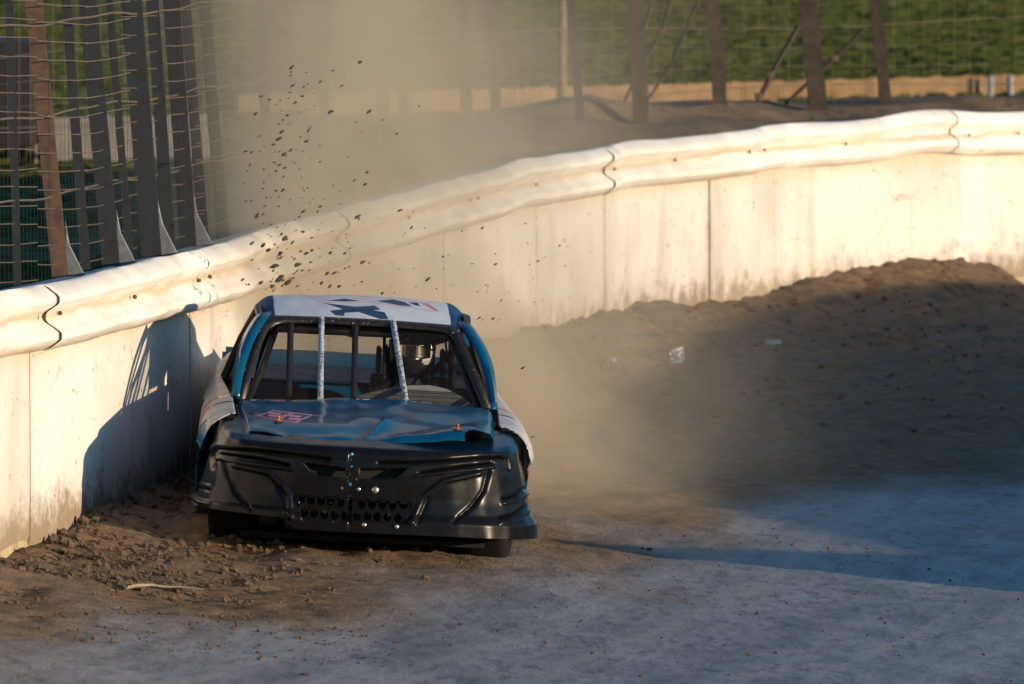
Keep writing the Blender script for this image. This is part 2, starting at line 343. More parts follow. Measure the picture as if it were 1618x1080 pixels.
# boundary between loose dirt and polished clay, in plan
lb = np.array([(-3.4, 49), (-2.5, 54), (-1.6, 56.2), (-0.4, 57.5), (0.35, 60.0), (0.75, 64.4), (1.6, 67.6), (2.7, 70.2), (4.1, 72.6), (6, 77), (15, 84), (60, 100)])
lb, _ = resample(lb, 0.4)
LT = np.gradient(lb, axis=0); LT /= np.linalg.norm(LT, axis=1)[:, None]; LN = np.stack([-LT[:, 1], LT[:, 0]], 1)
def loose_of(x, y):
    q = np.stack([x.ravel(), y.ravel()], 1); out = np.empty(len(q))
    for a in range(0, len(q), 20000):
        b = q[a:a + 20000]; k = ((b[:, None] - lb[None]) ** 2).sum(2).argmin(1); out[a:a + 20000] = ((b - lb[k]) * LN[k]).sum(1)
    return out.reshape(x.shape)
def axis_vals(lo, hi, step, outer, growth=1.22):
    a = list(np.arange(lo, hi, step)); s = step; v = a[-1]
    while v < outer[1]: s = min(s * growth, 40); v += s; a.append(v)
    s = step; v = a[0]; pre_ = []
    while v > outer[0]: s = min(s * growth, 40); v -= s; pre_.append(v)
    return np.array(pre_[::-1] + a)
def sheet(name, xs, ys, hfun, keep, mat, attr=None):
    X, Y = np.meshgrid(xs, ys); Z = hfun(X, Y); ok = keep(X, Y)
    nr, nc = X.shape; V = np.stack([X, Y, Z], 2).reshape(-1, 3)
    idx = np.arange(nr * nc).reshape(nr, nc)
    q = np.stack([idx[:-1, :-1], idx[:-1, 1:], idx[1:, 1:], idx[1:, :-1]], 2).reshape(-1, 4)
    kq = (ok[:-1, :-1] & ok[:-1, 1:] & ok[1:, 1:] & ok[1:, :-1]).ravel(); q = q[kq]
    used = np.unique(q); remap = -np.ones(len(V), int); remap[used] = np.arange(len(used)); V = V[used]; q = remap[q]
    me = bpy.data.meshes.new(name); me.from_pydata(V.tolist(), [], q.tolist()); me.materials.append(mat)
    me.polygons.foreach_set('use_smooth', [True] * len(q))
    for an_, af_ in attr or ():
        at = me.attributes.new(an_, 'FLOAT', 'POINT'); at.data.foreach_set('value', af_(X, Y).reshape(-1)[used].astype(np.float32))
    o = bpy.data.objects.new(name, me); COL.objects.link(o); tag(o, kind='structure'); return o
_cache = {}
def trk(X, Y):
    z, d, s = track_h(X, Y); lo = loose_of(X, Y); _cache['d'] = d
    m = sstep(-0.6, 0.7, lo + 1.1 * fbm(X * 0.9, Y * 0.35, 5))
    m = np.maximum(m, 0.0); _cache['m'] = m
    z = z + (0.010 + 0.03 * m) * fbm(X * 3.3, Y * 2.2, 4) + 0.012 * m * fbm(X * 12, Y * 9, 2)
    # unseen earth mounds added on the right to shade the track and bank
    for (mx, my, hx, hy, hh) in SHADE_MOUNDS: z = z + hh * np.exp(-(np.abs((X - mx) / hx)) ** 4 - (np.abs((Y - my) / hy)) ** 4)
    return z
SHADE_MOUNDS = [(13.5, 45.5, 4.0, 4.5, 1.25), (15.0, 72.0, 2.4, 21.5, 2.3)]
xs = axis_vals(-4.2, 6.0, 0.045, (-70, 500)); ys = axis_vals(53, 95, 0.07, (-60, 600))
sheet('dirt_track', xs, ys, trk, lambda X, Y: _cache['d'] > -0.13, M['track'], [('loose', lambda X, Y: _cache['m']), ('lane', lambda X, Y: np.clip(_cache['d'], 0, 60))])
# outside the wall
def field_h(X, Y):
    d, s = wall_sd(X, Y); _cache['d'] = d
    return 0.5 - 0.55 * sstep(-1.6, -0.2, d) + 0.04 * fbm(X * 0.3, Y * 0.3, 3)
xs2 = axis_vals(-12, 12, 0.6, (-900, 900)); ys2 = axis_vals(50, 130, 0.6, (-60, 1800))
sheet('grass_field', xs2, ys2, field_h, lambda X, Y: _cache['d'] < -0.0, M['grass'])
# unseen wooded ring added to darken reflections, lowered towards the sun
G = []; az_s = math.atan2(-ld.y, -ld.x)
for k in range(181):
    an = 2 * math.pi * k / 180; dz = abs((an - az_s + math.pi) % (2 * math.pi) - math.pi); low_k = 0.12 + 0.88 * float(sstep(0.35, 0.8, dz)); hN = 1 + 0.35 * float(fbm(np.array([math.cos(an) * 4 + 9]), np.array([math.sin(an) * 4 + 9]), 4)[0])
    G.append([(rr_ * math.cos(an), 60 + rr_ * math.sin(an), -1.5 + 62 * hN * low_k * float(sstep(440, 700, rr_))) for rr_ in (440, 480, 520, 560, 600, 640, 680, 720, 800)])
mb = MB(); mb.grid(G); tag(mb.build('added_hills', M['hill']), kind='structure')
# dirt bank piled behind the right-hand wall
cr_px = [(560, 262), (640, 232), (760, 182), (850, 172), (920, 160), (1000, 172), (1090, 165), (1150, 160), (1250, 168), (1330, 166), (1400, 162), (1500, 160), (1618, 156), (1800, 154)]
G = []
ss = np.arange(s_at_px(600), s_at_px(1618) + 40, 0.3); offs = np.concatenate([np.arange(-0.25, -9, -0.25), [-9.5, -10.5, -12, -14]])
for s in ss:
    row = []; x0, y0, _ = wpt(s); px0 = float(P(x0, y0, 1.4)[0])
    for o in offs:
        x, y, _ = wpt(s, o); px = float(P(x, y, 1.4)[0])
        cpy = np.interp(px, [c[0] for c in cr_px], [c[1] for c in cr_px])
        yc = wpt(s, -5.0)[1]; r = ray(px, cpy); zc = HC + r.z * yc / r.y
        ramp_ = float(sstep(-0.2, -5.0, o)) if o > -5 else 1 - float(sstep(-6.5, -13, o))
        z = -0.1 + (1.05 if o > -5 else 0.2) * (1 - ramp_) + ramp_ * (zc + 0.0) if o > -5 else 0.3 + ramp_ * (zc - 0.3)
        row.append([x, y, -0.3 + (z + 0.3) * float(sstep(560, 720, px))])
    G.append(row)
G = np.array(G); G[:, :, 2] = -0.3 + (G[:, :, 2] + 0.3) * sstep(0, 5, ss - ss[0])[:, None]; G[:, :, 2] += 0.10 * fbm(G[:, :, 0] * 1.2, G[:, :, 1] * 1.2, 4) * np.clip(-offs / 2, 0, 1)[None]
mb = MB(); mb.grid(G.tolist()); tag(mb.build('dirt_bank', M['bank']), kind='structure')
# long grass standing on the field: upright tufts catch the low sun (nobody could count them)
def tufts():
    n = 300000; D = 60 + (330 - 60) * rng.random(n) ** 1.25; X = (rng.random(n) * 2 - 1) * (0.056 * D + 1.0)
    d, s = wall_sd(X, D); yf = 127.9 + (X + 0.2) * 0.76
    keep = (rng.random(n) < np.clip(0.3 + (D - 60) / 130, 0, 1)) & (d < -1.0) & ~((D > yf - 16.5) & (D < yf + 0.6) & (X > -2.5)) & ~((d > -12.5) & (X > -1.2)); X, D = X[keep], D[keep]; n = len(X)
    a = rng.normal(0.0, 0.45, n); w = 0.05 + 0.0006 * D * (0.5 + rng.random(n)); h = (0.05 + 0.00035 * D) * (0.5 + rng.random(n))
    h = h * (0.45 + 0.55 * np.clip((D - 70) / 60, 0, 1)) * (0.85 + 0.3 * np.clip(fbm(X * 0.25, D * 0.06, 3) + 0.4, 0, 1.2)); lx, ly = rng.normal(0, 0.4, n) * h, rng.normal(0, 0.4, n) * h
    V = np.zeros((n, 4, 3)); ca, sa = np.cos(a) * w, np.sin(a) * w
    for k, (u, v) in enumerate(((-1, 0), (1, 0), (0.8, 1.0), (-0.7, 0.9))): V[:, k, 0] = X + ca * u + lx * v; V[:, k, 1] = D + sa * u + ly * v; V[:, k, 2] = 0.45 + h * v
    me = bpy.data.meshes.new('grass'); me.from_pydata(V.reshape(-1, 3).tolist(), [], (np.arange(n)[:, None] * 4 + np.arange(4)[None]).tolist()); me.materials.append(M['blade'])
    o = bpy.data.objects.new('grass', me); COL.objects.link(o); tag(o, kind='stuff')
tufts()

# ------------------------------------------------------------------ white wall: concrete panels under a two-ridge guard rail
wall = empty('track_wall', wpt(s_at_px(0)), 'long white painted concrete wall with a dented two-ridge guard rail along its top', 'wall')
wall_inv = Matrix.Translation(-wall.location)
joint_px = [45, 300, 520, 700, 845, 955, 1120, 1283, 1490, 1640]
js = [s_at_px(p) for p in joint_px]
js = [js[0] - 3.0 * k for k in range(14, 0, -1)] + js + [js[-1] + 3.0 * k for k in range(1, 22)]
js = [s for s in js if 0 < s < WS[-1]]
def sub(G, loc): return [[(p[0] - loc[0], p[1] - loc[1], p[2] - loc[2]) for p in row] for row in G]
for k in range(len(js) - 1):
    a, b = js[k] + 0.008, js[k + 1] - 0.008; n = max(8, int((b - a) / 0.06)); jo = random.uniform(-0.012, 0.012); jt = random.uniform(-0.01, 0.01)
    zb = 0.045 + random.uniform(-0.02, 0.02)
    G = []
    for s in np.linspace(a, b, n):
        bulge = jo + jt * (s - a) / (b - a) + 0.006 * float(fbm(np.array([s * 1.1]), np.array([3.0]), 2)[0])
        zz_ = zb + 0.03 * float(fbm(np.array([s * 2.2]), np.array([9.0]), 3)[0])
        prof = [(-0.19, -0.3), (-0.19, 1.46), (-0.17, 1.475), (-0.02 + bulge, 1.475), (bulge, 1.46), (bulge, 1.1), (bulge + 0.003, 0.75), (bulge + 0.004, 0.4), (bulge, zz_ + 0.03), (bulge - 0.01, zz_), (-0.1, zz_)]
        G.append([wpt(s, o, z) for o, z in prof])
    mb = MB(); G = sub(G, wall.location); mb.grid(G)
    mb.add(G[0], [tuple(range(len(G[0])))]); mb.add(G[-1], [tuple(range(len(G[0]) - 1, -1, -1))])
    pn = mb.build('wall_panel', M['wall'], wall); e_ = np.exp(-np.minimum(np.linspace(a, b, n) - a, b - np.linspace(a, b, n)) / random.choice((0.05, 0.09, 0.16))) * random.uniform(0.05, 0.8)
    at = pn.data.attributes.new('edge', 'FLOAT', 'POINT'); ev = np.repeat(e_, len(prof)); ev = np.concatenate([ev, ev[:len(prof)], ev[-len(prof):]]); at.data.foreach_set('value', ev.astype(np.float32))
G = [[wpt(s, o, z) for o, z in [(-0.15, -0.4), (-0.15, 0.2), (-0.025 + 0.012 * random.random(), 0.2), (-0.022 + 0.012 * random.random(), 0.08), (-0.02 + 0.02 * random.random(), -0.3)]] for s in np.arange(js[0], js[-1], 0.15)]
mb = MB(); mb.grid(sub(G, wall.location)); mb.build('wall_footing', M['footing'], wall)
rj_px = [58, 300, 520, 730, 945, 1180, 1500, 1700]
rs_ = [s_at_px(p) for p in rj_px]
rs_ = [rs_[0] - 3.8 * k for k in range(11, 0, -1)] + rs_ + [rs_[-1] + 3.8 * k for k in range(1, 17)]
rs_ = [s for s in rs_ if 0.2 < s < WS[-1] - 0.2]
prof0 = [(0.008, 1.49), (0.012, 1.502), (0.030, 1.503), (0.048, 1.493), (0.085, 1.452), (0.094, 1.436), (0.094, 1.402), (0.085, 1.386), (0.045, 1.346), (0.038, 1.334), (0.038, 1.306), (0.046, 1.294), (0.092, 1.250), (0.102, 1.234), (0.102, 1.196), (0.093, 1.18), (0.056, 1.142), (0.036, 1.130), (0.014, 1.129), (0.009, 1.14)]
s_bump = s_at_px(1455)
for k in range(len(rs_) - 1):
    a, b = rs_[k] - 0.12, rs_[k + 1]; G = []; dents = [(random.uniform(a, b), random.uniform(0.08, 0.3), random.uniform(-0.05, 0.012)) for _ in range(6)]
    for s in np.linspace(a, b, max(8, int((b - a) / 0.08))):
        near_start = max(0.0, 1 - (s - a) / 0.35); lift = 0.014 + 0.016 * near_start if k % 2 else 0.004 + 0.02 * near_start
        dz = 0.035 * float(fbm(np.array([s * 0.45]), np.array([1.0]), 3)[0]) + 0.05 * math.exp(-((s - s_bump) / 0.7) ** 2)
        do = sum(hd * math.exp(-((s - sd_) / wd_) ** 2) for sd_, wd_, hd in dents) + 0.03 * float(fbm(np.array([s * 0.8]), np.array([5.0]), 3)[0])
        row = []
        for i, (o, z) in enumerate(prof0):
            lz = 0.007 * float(fbm(np.array([s * 0.9]), np.array([20 + i * 0.22]), 3)[0])
            row.append(wpt(s, max(0.006, o * 1.35 + lift + do * (o / 0.1)) + lz * 0.5, z + dz + lz))
        G.append(row)
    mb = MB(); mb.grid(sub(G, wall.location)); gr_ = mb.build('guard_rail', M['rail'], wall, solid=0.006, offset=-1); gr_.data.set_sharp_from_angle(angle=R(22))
    for s in (a + 0.30, (a + b) / 2, b - 0.22):
        mb = MB(); q = wpt(s, 0.095, 1.325 + random.uniform(-0.006, 0.006)); mb.sphere([q[i] - wall.location[i] for i in range(3)], 0.014, 8); mb.build('bolt', M['post'], gr_)

# ------------------------------------------------------------------ catch fence behind the wall
fence = empty('catch_fence', wpt(s_at_px(100), -0.3, 0), 'tall rusty steel catch fence with wire mesh standing behind the white wall', 'fence')
fl = fence.location
def post(foot, D, topx, wpx, mat, flare=False, name='post', parent=fence, loc=fl):
    a = W(foot[0], foot[1], D); b = W(topx, 0, D); u = (b - a).normalized(); a0 = a - u * 1.6; b1 = a + u * (3.9 - (a.z - 0.2))
    w = wpx * 1.08 * D / F / 2; mb = MB()
    # rolled H section: two flanges and a web
    rows = lambda o0, o1, y0, y1: [(o0, y0), (o1, y0), (o1, y1), (o0, y1)]
    H = [(-w, -w), (w, -w), (w, -w * 0.65), (w * 0.2, -w * 0.6), (w * 0.2, w * 0.6), (w, w * 0.65), (w, w), (-w, w), (-w, w * 0.65), (-w * 0.2, w * 0.6), (-w * 0.2, -w * 0.6), (-w, -w * 0.65)]
    G = []
    for t_ in np.linspace(0, 1, 12):
        c = a0.lerp(b1, t_); G.append([(c.x + hx - loc[0], c.y + hy - loc[1], c.z - loc[2]) for hx, hy in H])
    mb.grid(G, 0, True)
    if False:
        for sx, ex in ((0.5, 0.13),):
            q = [(a.x + sx * w - loc[0], a.y - loc[1], a.z + 0.28 - loc[2]), (a.x + ex * 0.6 - loc[0], a.y - 0.02 - loc[1], a.z + 0.10 - loc[2]), (a.x + ex - loc[0], a.y - 0.03 - loc[1], a.z - 0.06 - loc[2]), (a.x + ex * 1.2 - loc[0], a.y - 0.03 - loc[1], a.z - 0.4 - loc[2])]
            mb.tube(q, [w * 0.5, w * 0.7, w * 0.75, w * 0.8], 8)
    po = mb.build(name, mat, parent)
    if flare:
        fm = MB(); A = a - Vector(loc); fm.prism([A + Vector((w * 0.6, -0.03, 0.34)), A + Vector((w * 1.1, -0.03, 0.20)), A + Vector((w + 0.13, -0.03, -0.05)), A + Vector((w + 0.13, -0.03, -0.3)), A + Vector((w * 0.2, -0.03, -0.3))], (0, 0.025, 0)); fm.build('foot', M['galv'], po, smooth=False, bevel=0.006)
    return po
pl_left = [((28, 445), 60.0, 14, 11, 'postblue', False), ((96, 440), 61.0, 52, 24, 'post', True), ((136, 432), 61.7, 104, 14, 'postblue', False), ((176, 420), 62.4, 138, 26, 'postblue', True),
           ((206, 415), 63.0, 172, 11, 'postblue', False), ((240, 405), 63.7, 207, 30, 'postblue', True), ((268, 398), 64.4, 240, 18, 'postblue', False), ((298, 388), 65.2, 270, 24, 'postblue', True),
           ((322, 380), 66.4, 292, 15, 'postblue', False), ((352, 370), 67.6, 322, 18, 'postblue', False), ((430, 352), 69.5, 408, 15, 'postblue', False), ((520, 330), 72.5, 505, 16, 'postblue', False)]
for a in pl_left: post(a[0], a[1], a[2] + 0.7, a[3], M[a[4]], a[5])
pl_right = [((607, 250), 84, 600, 18, 'postblue'), ((640, 240), 86, 633, 13, 'postblue'), ((738, 200), 90, 732, 17, 'postblue'), ((784, 180), 92, 772, 15, 'postblue'), ((915, 165), 95, 901, 13, 'postblue'),
            ((1012, 180), 96, 1004, 23, 'postdark'), ((1138, 165), 98, 1126, 20, 'postdark'), ((1292, 168), 99.5, 1277, 27, 'postdark'), ((1399, 160), 101, 1383, 17, 'postdark'), ((1660, 150), 103, 1650, 18, 'postdark')]
for a in pl_right: post(a[0], a[1], a[2], a[3], M[a[4]])
def strut(pts, D, wpx, mat=M['postdark'], name='brace'):
    mb = MB(); mb.tube([W(x, y, D) - Vector(fl) for x, y in pts], wpx * D / F / 2, 6); mb.build(name, mat, fence)
strut([(1078, -60), (1046, 48), (1022, 90), (980, 172)], 97.5, 6); strut([(1112, -20), (1062, 100), (1022, 160)], 97.8, 5); strut([(1040, -40), (1010, 80)], 97.4, 6)
strut([(1262, 40), (1218, 118), (1198, 160)], 98.8, 9); strut([(1365, 45), (1318, 92), (1240, 165)], 99.8, 7)
for q, D in (((1217, 118), 98.6), ((1318, 92), 99.6), ((1198, 152), 98.6), ((1046, 50), 97.3)):
    mb = MB(); c = W(q[0], q[1], D) - Vector(fl); mb.box(c, (0.07, 0.07, 0.06)); mb.build('clamp', M['post'], fence, bevel=0.01)
# wires: horizontals and thinner verticals, sagging per bay
mb = MB(); mbs = MB()
def wire(pts, r):
    mb.tube([(p[0] - fl[0], p[1] - fl[1], p[2] - fl[2]) for p in pts], r, 4, caps=False)
bays = list(np.arange(s_at_px(-60), s_at_px(420), 1.35))
for bi in range(len(bays) - 1):
    a, b = bays[bi], bays[bi + 1] + 0.12; base = 1.44 + random.uniform(-0.03, 0.03); tilt = random.uniform(-0.05, 0.03); oo = random.uniform(-0.2, -0.26)
    for k in range(28):
        z0 = base + k * 0.107; sg = random.uniform(-0.004, 0.012)
        wire([wpt(a + (b - a) * u, oo, z0 + tilt * u - sg * 4 * u * (1 - u) + random.uniform(-0.003, 0.003)) for u in (0, 0.25, 0.5, 0.75, 1)], 0.0032)
    for j in range(15):
        s = a + (b - a) * j / 15; x = wpt(s, oo + 0.006)
        mbs.tube([(x[0] - fl[0], x[1] - fl[1], 1.40 - fl[2]), (x[0] - 0.02 - fl[0], x[1] - fl[1], 4.3 - fl[2])], 0.0007, 4, caps=False)
for z0 in (1.95, 2.42, 2.95):
    wire([wpt(s, -0.24, z0 + 0.012 * math.sin(s * 1.7) + 0.006 * math.sin(s * 4.1)) for s in np.arange(s_at_px(-60), s_at_px(480), 0.3)], 0.006)
for k in range(14):
    z0 = 1.5 + k * 0.2
    wire([wpt(s, -6.0, z0 + 0.03 * math.sin(s * 0.9 + k)) for s in np.arange(s_at_px(520), s_at_px(1618) + 12, 0.8)], 0.0018 if k % 3 else 0.0045)
for s in np.arange(s_at_px(560), s_at_px(1618) + 10, 0.22):
    x = wpt(s, -6.0); wire([(x[0], x[1], 1.2), (x[0], x[1], 4.4)], 0.0011)
mb.build('wire_mesh', M['wire'], fence); mbs.build('stay_wires', M['postblue'], fence)
# wooden pole on its own
mb = MB(); a = W(888, 175, 104); mb.tube([(0, 0, -1.0), (0.0, 0, 1.2), (-0.02, 0, 4.0)], [0.052, 0.045, 0.04], 12)
o = mb.build('wooden_pole', M['wood']); o.location = a; tag(o, 'slim brown wooden pole standing in the grass beside a dark fence post', 'pole')

# unseen rail on posts, added to cast the dark band across the clay
rl = empty('shadow_rail', (8.2, 58.6, -0.45), 'unseen low white rail on short posts, added for its shadow on the clay', 'guard rail')
mb = MB(); mb.grid([[(x, -0.03 + 0.03 * math.cos(q), 1.0 + 0.115 * q) for q in (-2.5, -1.6, 0, 1.6, 2.5)] for x in np.linspace(0, 9, 19)]); mb.build('beam', M['rail'], rl, solid=0.006)
for k in range(4):
    mb = MB(); mb.box((0.4 + k * 2.7, 0.04, 0.3), (0.08, 0.08, 1.5)); mb.build('post', M['wood'], rl, smooth=False, bevel=0.01)

# ------------------------------------------------------------------ far things beyond the fence
def ground_pt(px, py, z=0.5):
    r = ray(px, py); k = (z - HC) / r.z; return Vector((r.x * k, r.y * k, z))
g0 = ground_pt(20, 272); D0 = g0.y; m = D0 / F
tr = empty('parked_trailer', g0, 'dark boxy trailer parked on the grass beyond the fence, cut by the left edge', 'trailer')
mb = MB(); mb.box((-0.6, 1.2, 0.78), (1.66, 2.6, 1.05)); mb.build('body', M['trailer'], tr, smooth=False, bevel=0.04)
mb = MB(); mb.box((0.30, 0.6, 0.75), (0.10, 0.5, 1.2)); mb.build('side_locker', M['trailer'], tr, smooth=False, bevel=0.03)
for x in (-1.15, 0.02):
    w_ = empty('wheel', (x, 0.9, 0.16), parent=tr); mb = MB(); mb.tube([(-0.07, 0, 0), (0.07, 0, 0)], 0.17, 20); mb.build('tyre', M['rubber'], w_, bevel=0.02)
    mb = MB(); mb.tube([(-0.075, 0, 0), (0.075, 0, 0)], 0.09, 16); mb.build('rim', M['steel'], w_)
bf0, bf1 = ground_pt(380, 186), ground_pt(1760, 147)
bf = empty('board_fence', bf0, 'low sunlit tan picket fence running across the far grass behind the dirt bank', 'fence')
v = bf1 - bf0; v.z = 0; Ln = v.length; v.normalize(); mb = MB(); mb2 = MB()
for i in range(int(Ln / 0.085)):
    h_ = 0.27 + 0.006 * math.sin(i * 0.9) + random.uniform(-0.01, 0.01); c = v * (i * 0.085); mb.box((c.x, c.y - 0.012, h_ / 2 - 0.03), (0.07, 0.018, h_ + 0.06), 0, math.atan2(v.y, v.x))
mb.build('pickets', M['tan'], bf, smooth=False)['kind'] = 'stuff'
for z in (0.07, 0.2): mb2.tube([(0, 0.02, z), (v.x * Ln, v.y * Ln + 0.02, z)], 0.018, 6)
mb2.build('rails', M['wood'], bf)
g1 = ground_pt(56, 262); pm = g1.y / F
mk = empty('marker_post', g1, 'thin pale marker post with dark bands beside the dark trailer', 'post')
mb = MB(); mb.tube([(0, 0, -0.1), (0, 0, 66 * pm)], 3.0 * pm, 10); mb.build('shaft', M['palepanel'], mk)
mb = MB(); mb.tube([(0, 0, 12 * pm), (0, 0, 20 * pm)], 4.2 * pm, 10); mb.build('band', M['dark'], mk)
g2 = ground_pt(80, 256); g3 = ground_pt(345, 250)
pf = empty('panel_fence', g2, 'low pale ribbed panel fence on the grass behind the left posts', 'fence')
v = g3 - g2; v.z = 0; Ln = v.length; v.normalize(); hh = 70 * g2.y / F
mb = MB(); N_ = 160; pts = []
for i in range(N_ + 1): pts.append((v.x * Ln * i / N_, v.y * Ln * i / N_ + (0.012 if i % 4 < 2 else -0.012)))
mb.grid([[(x, y, -0.05), (x, y, hh)] for x, y in pts]); mb.build('panel', M['palepanel'], pf, smooth=False, solid=0.01)
for q in (0, 0.33, 0.66, 1): 
    mb = MB(); mb.box((v.x * Ln * q, v.y * Ln * q + 0.05, hh / 2), (0.06, 0.06, hh + 0.06)); mb.build('post', M['bollard'], pf, smooth=False)
for px, lab in ((1565, 'grey bollard beside the sandy road, nearer the middle of the view'), (1596, 'grey bollard beside the sandy road at the far right edge')):
    g = ground_pt(px, 154); mm = g.y / F; mb = MB()
    mb.tube([(0, 0, -0.1), (0, 0, 28 * mm), (0, 0, 33 * mm), (0, 0, 35 * mm)], [5 * mm, 5 * mm, 4.4 * mm, 2.5 * mm], 14)
    o = mb.build('bollard', M['bollard']); o.location = g; tag(o, lab, 'bollard', 'bollards by the sandy road')

# ------------------------------------------------------------------ the stock car
DN = 59.9; CX = (576 - 809) * DN / F
ROLL = R(3.0); YAW = R(2.5)
car = empty('stock_car', (CX, DN, -0.15), 'battered blue and white dirt track stock car with a black nose against the white wall', 'race car', rot=(0, ROLL, YAW))
CM = Matrix.Translation(car.location) @ Matrix.Rotation(YAW, 4, 'Z') @ Matrix.Rotation(ROLL, 4, 'Y'); CI = CM.inverted()
def L(px, py, y): return CI @ W(px, py, DN + y)          # photo pixel at a depth along the car -> car space
def pix(p):                                              # car-space array (..., 3) -> photo pixel
    p = np.asarray(p, float); m = np.array(CM); w = p @ m[:3, :3].T + m[:3, 3]; return P(w[..., 0], w[..., 1], w[..., 2])
def inpoly(px, py, poly):
    ins = np.zeros(px.shape, bool); n = len(poly)
    for i in range(n):
        x0, y0 = poly[i]; x1, y1 = poly[(i + 1) % n]
        c = ((y0 > py) != (y1 > py)) & (px < (x1 - x0) * (py - y0) / (y1 - y0 + 1e-9) + x0); ins ^= c
    return ins
def pdist(px, py, line, ax=1.0, ay=1.0):
    d = np.full(px.shape, 1e9)
    for (x0, y0), (x1, y1) in zip(line[:-1], line[1:]):
        X, Y = px / ax, py / ay; x0, y0, x1, y1 = x0 / ax, y0 / ay, x1 / ax, y1 / ay
        l2 = (x1 - x0) ** 2 + (y1 - y0) ** 2 + 1e-9; t_ = np.clip(((X - x0) * (x1 - x0) + (Y - y0) * (y1 - y0)) / l2, 0, 1)
        d = np.minimum(d, np.hypot(X - x0 - t_ * (x1 - x0), Y - y0 - t_ * (y1 - y0)))
    return d
def surf(name, G, mats, parent, matidx=None, drop=None, solid=0.0, offset=-1.0, flip=False):
    G = np.asarray(G, float); nr, nc = G.shape[:2]; idx = np.arange(nr * nc).reshape(nr, nc)
    q = np.stack([idx[:-1, :-1], idx[:-1, 1:], idx[1:, 1:], idx[1:, :-1]], 2).reshape(-1, 4)
    if flip: q = q[:, ::-1]
    C = (G[:-1, :-1] + G[:-1, 1:] + G[1:, 1:] + G[1:, :-1]).reshape(-1, 3) / 4
    mi = np.zeros(len(q), int) if matidx is None else matidx(C)
    if drop is not None: k = ~drop(C); q = q[k]; mi = mi[k]
    V = G.reshape(-1, 3); used = np.unique(q); rm = -np.ones(len(V), int); rm[used] = np.arange(len(used))
    me = bpy.data.meshes.new(name); me.from_pydata(V[used].tolist(), [], rm[q].tolist())
    for m in (mats if isinstance(mats, (list, tuple)) else [mats]): me.materials.append(m)
    me.polygons.foreach_set('material_index', mi.astype(np.int32)); me.polygons.foreach_set('use_smooth', [True] * len(q))
    o = bpy.data.objects.new(name, me); COL.objects.link(o); o.parent = parent
    if solid: s = o.modifiers.new('s', 'SOLIDIFY'); s.thickness = solid; s.offset = offset
    return o

# --- nose: one moulded black plastic cover, from the splitter lip up over the shoulder
zr = np.array([0.205, 0.295, 0.31, 0.40, 0.55, 0.645, 0.685, 0.712, 0.735, 0.772])
yr = np.array([-0.03, -0.03, 0.0, 0.02, 0.02, 0.03, 0.07, 0.20, 0.50, 1.05])
hr = np.array([1.00, 0.99, 0.965, 0.935, 0.90, 0.875, 0.87, 0.86, 0.85, 0.84])
plx = np.array([0, 0.25, 0.5, 0.7, 0.84, 0.93, 0.98, 1.0, 1.0]); ply = np.array([0, 0.012, 0.05, 0.115, 0.21, 0.33, 0.47, 0.62, 0.96])
plt_ = np.concatenate([[0], np.cumsum(np.hypot(np.diff(plx), np.diff(ply)))]); plt_ /= plt_[-1]
NT_, NR_ = 301, 150
tt = np.linspace(-1, 1, NT_); rr = np.linspace(0, 1, NR_)
def smooth_interp(x, xp, fp):
    v = np.interp(x, xp, fp); k = np.ones(7) / 7
    return np.convolve(np.pad(v, 3, mode='edge'), k, 'valid')
rk = np.array([0, 0.10, 0.125, 0.22, 0.40, 0.54, 0.62, 0.74, 0.87, 1.0])
zz_, yy_, hh_ = smooth_interp(rr, rk, zr), smooth_interp(rr, rk, yr), smooth_interp(rr, rk, hr)
xf, yf = smooth_interp(np.abs(tt), plt_, plx), smooth_interp(np.abs(tt), plt_, ply)
xf = xf * np.sign(tt)
NX = hh_[:, None] * xf[None]; NY = np.maximum(yy_[:, None], 0) * (1 - 0.6 * np.abs(xf[None]) ** 4) + np.minimum(yy_[:, None], 0) + yf[None]
NY = np.minimum(NY, 0.98)
NZ = zz_[:, None] + 0 * xf[None]
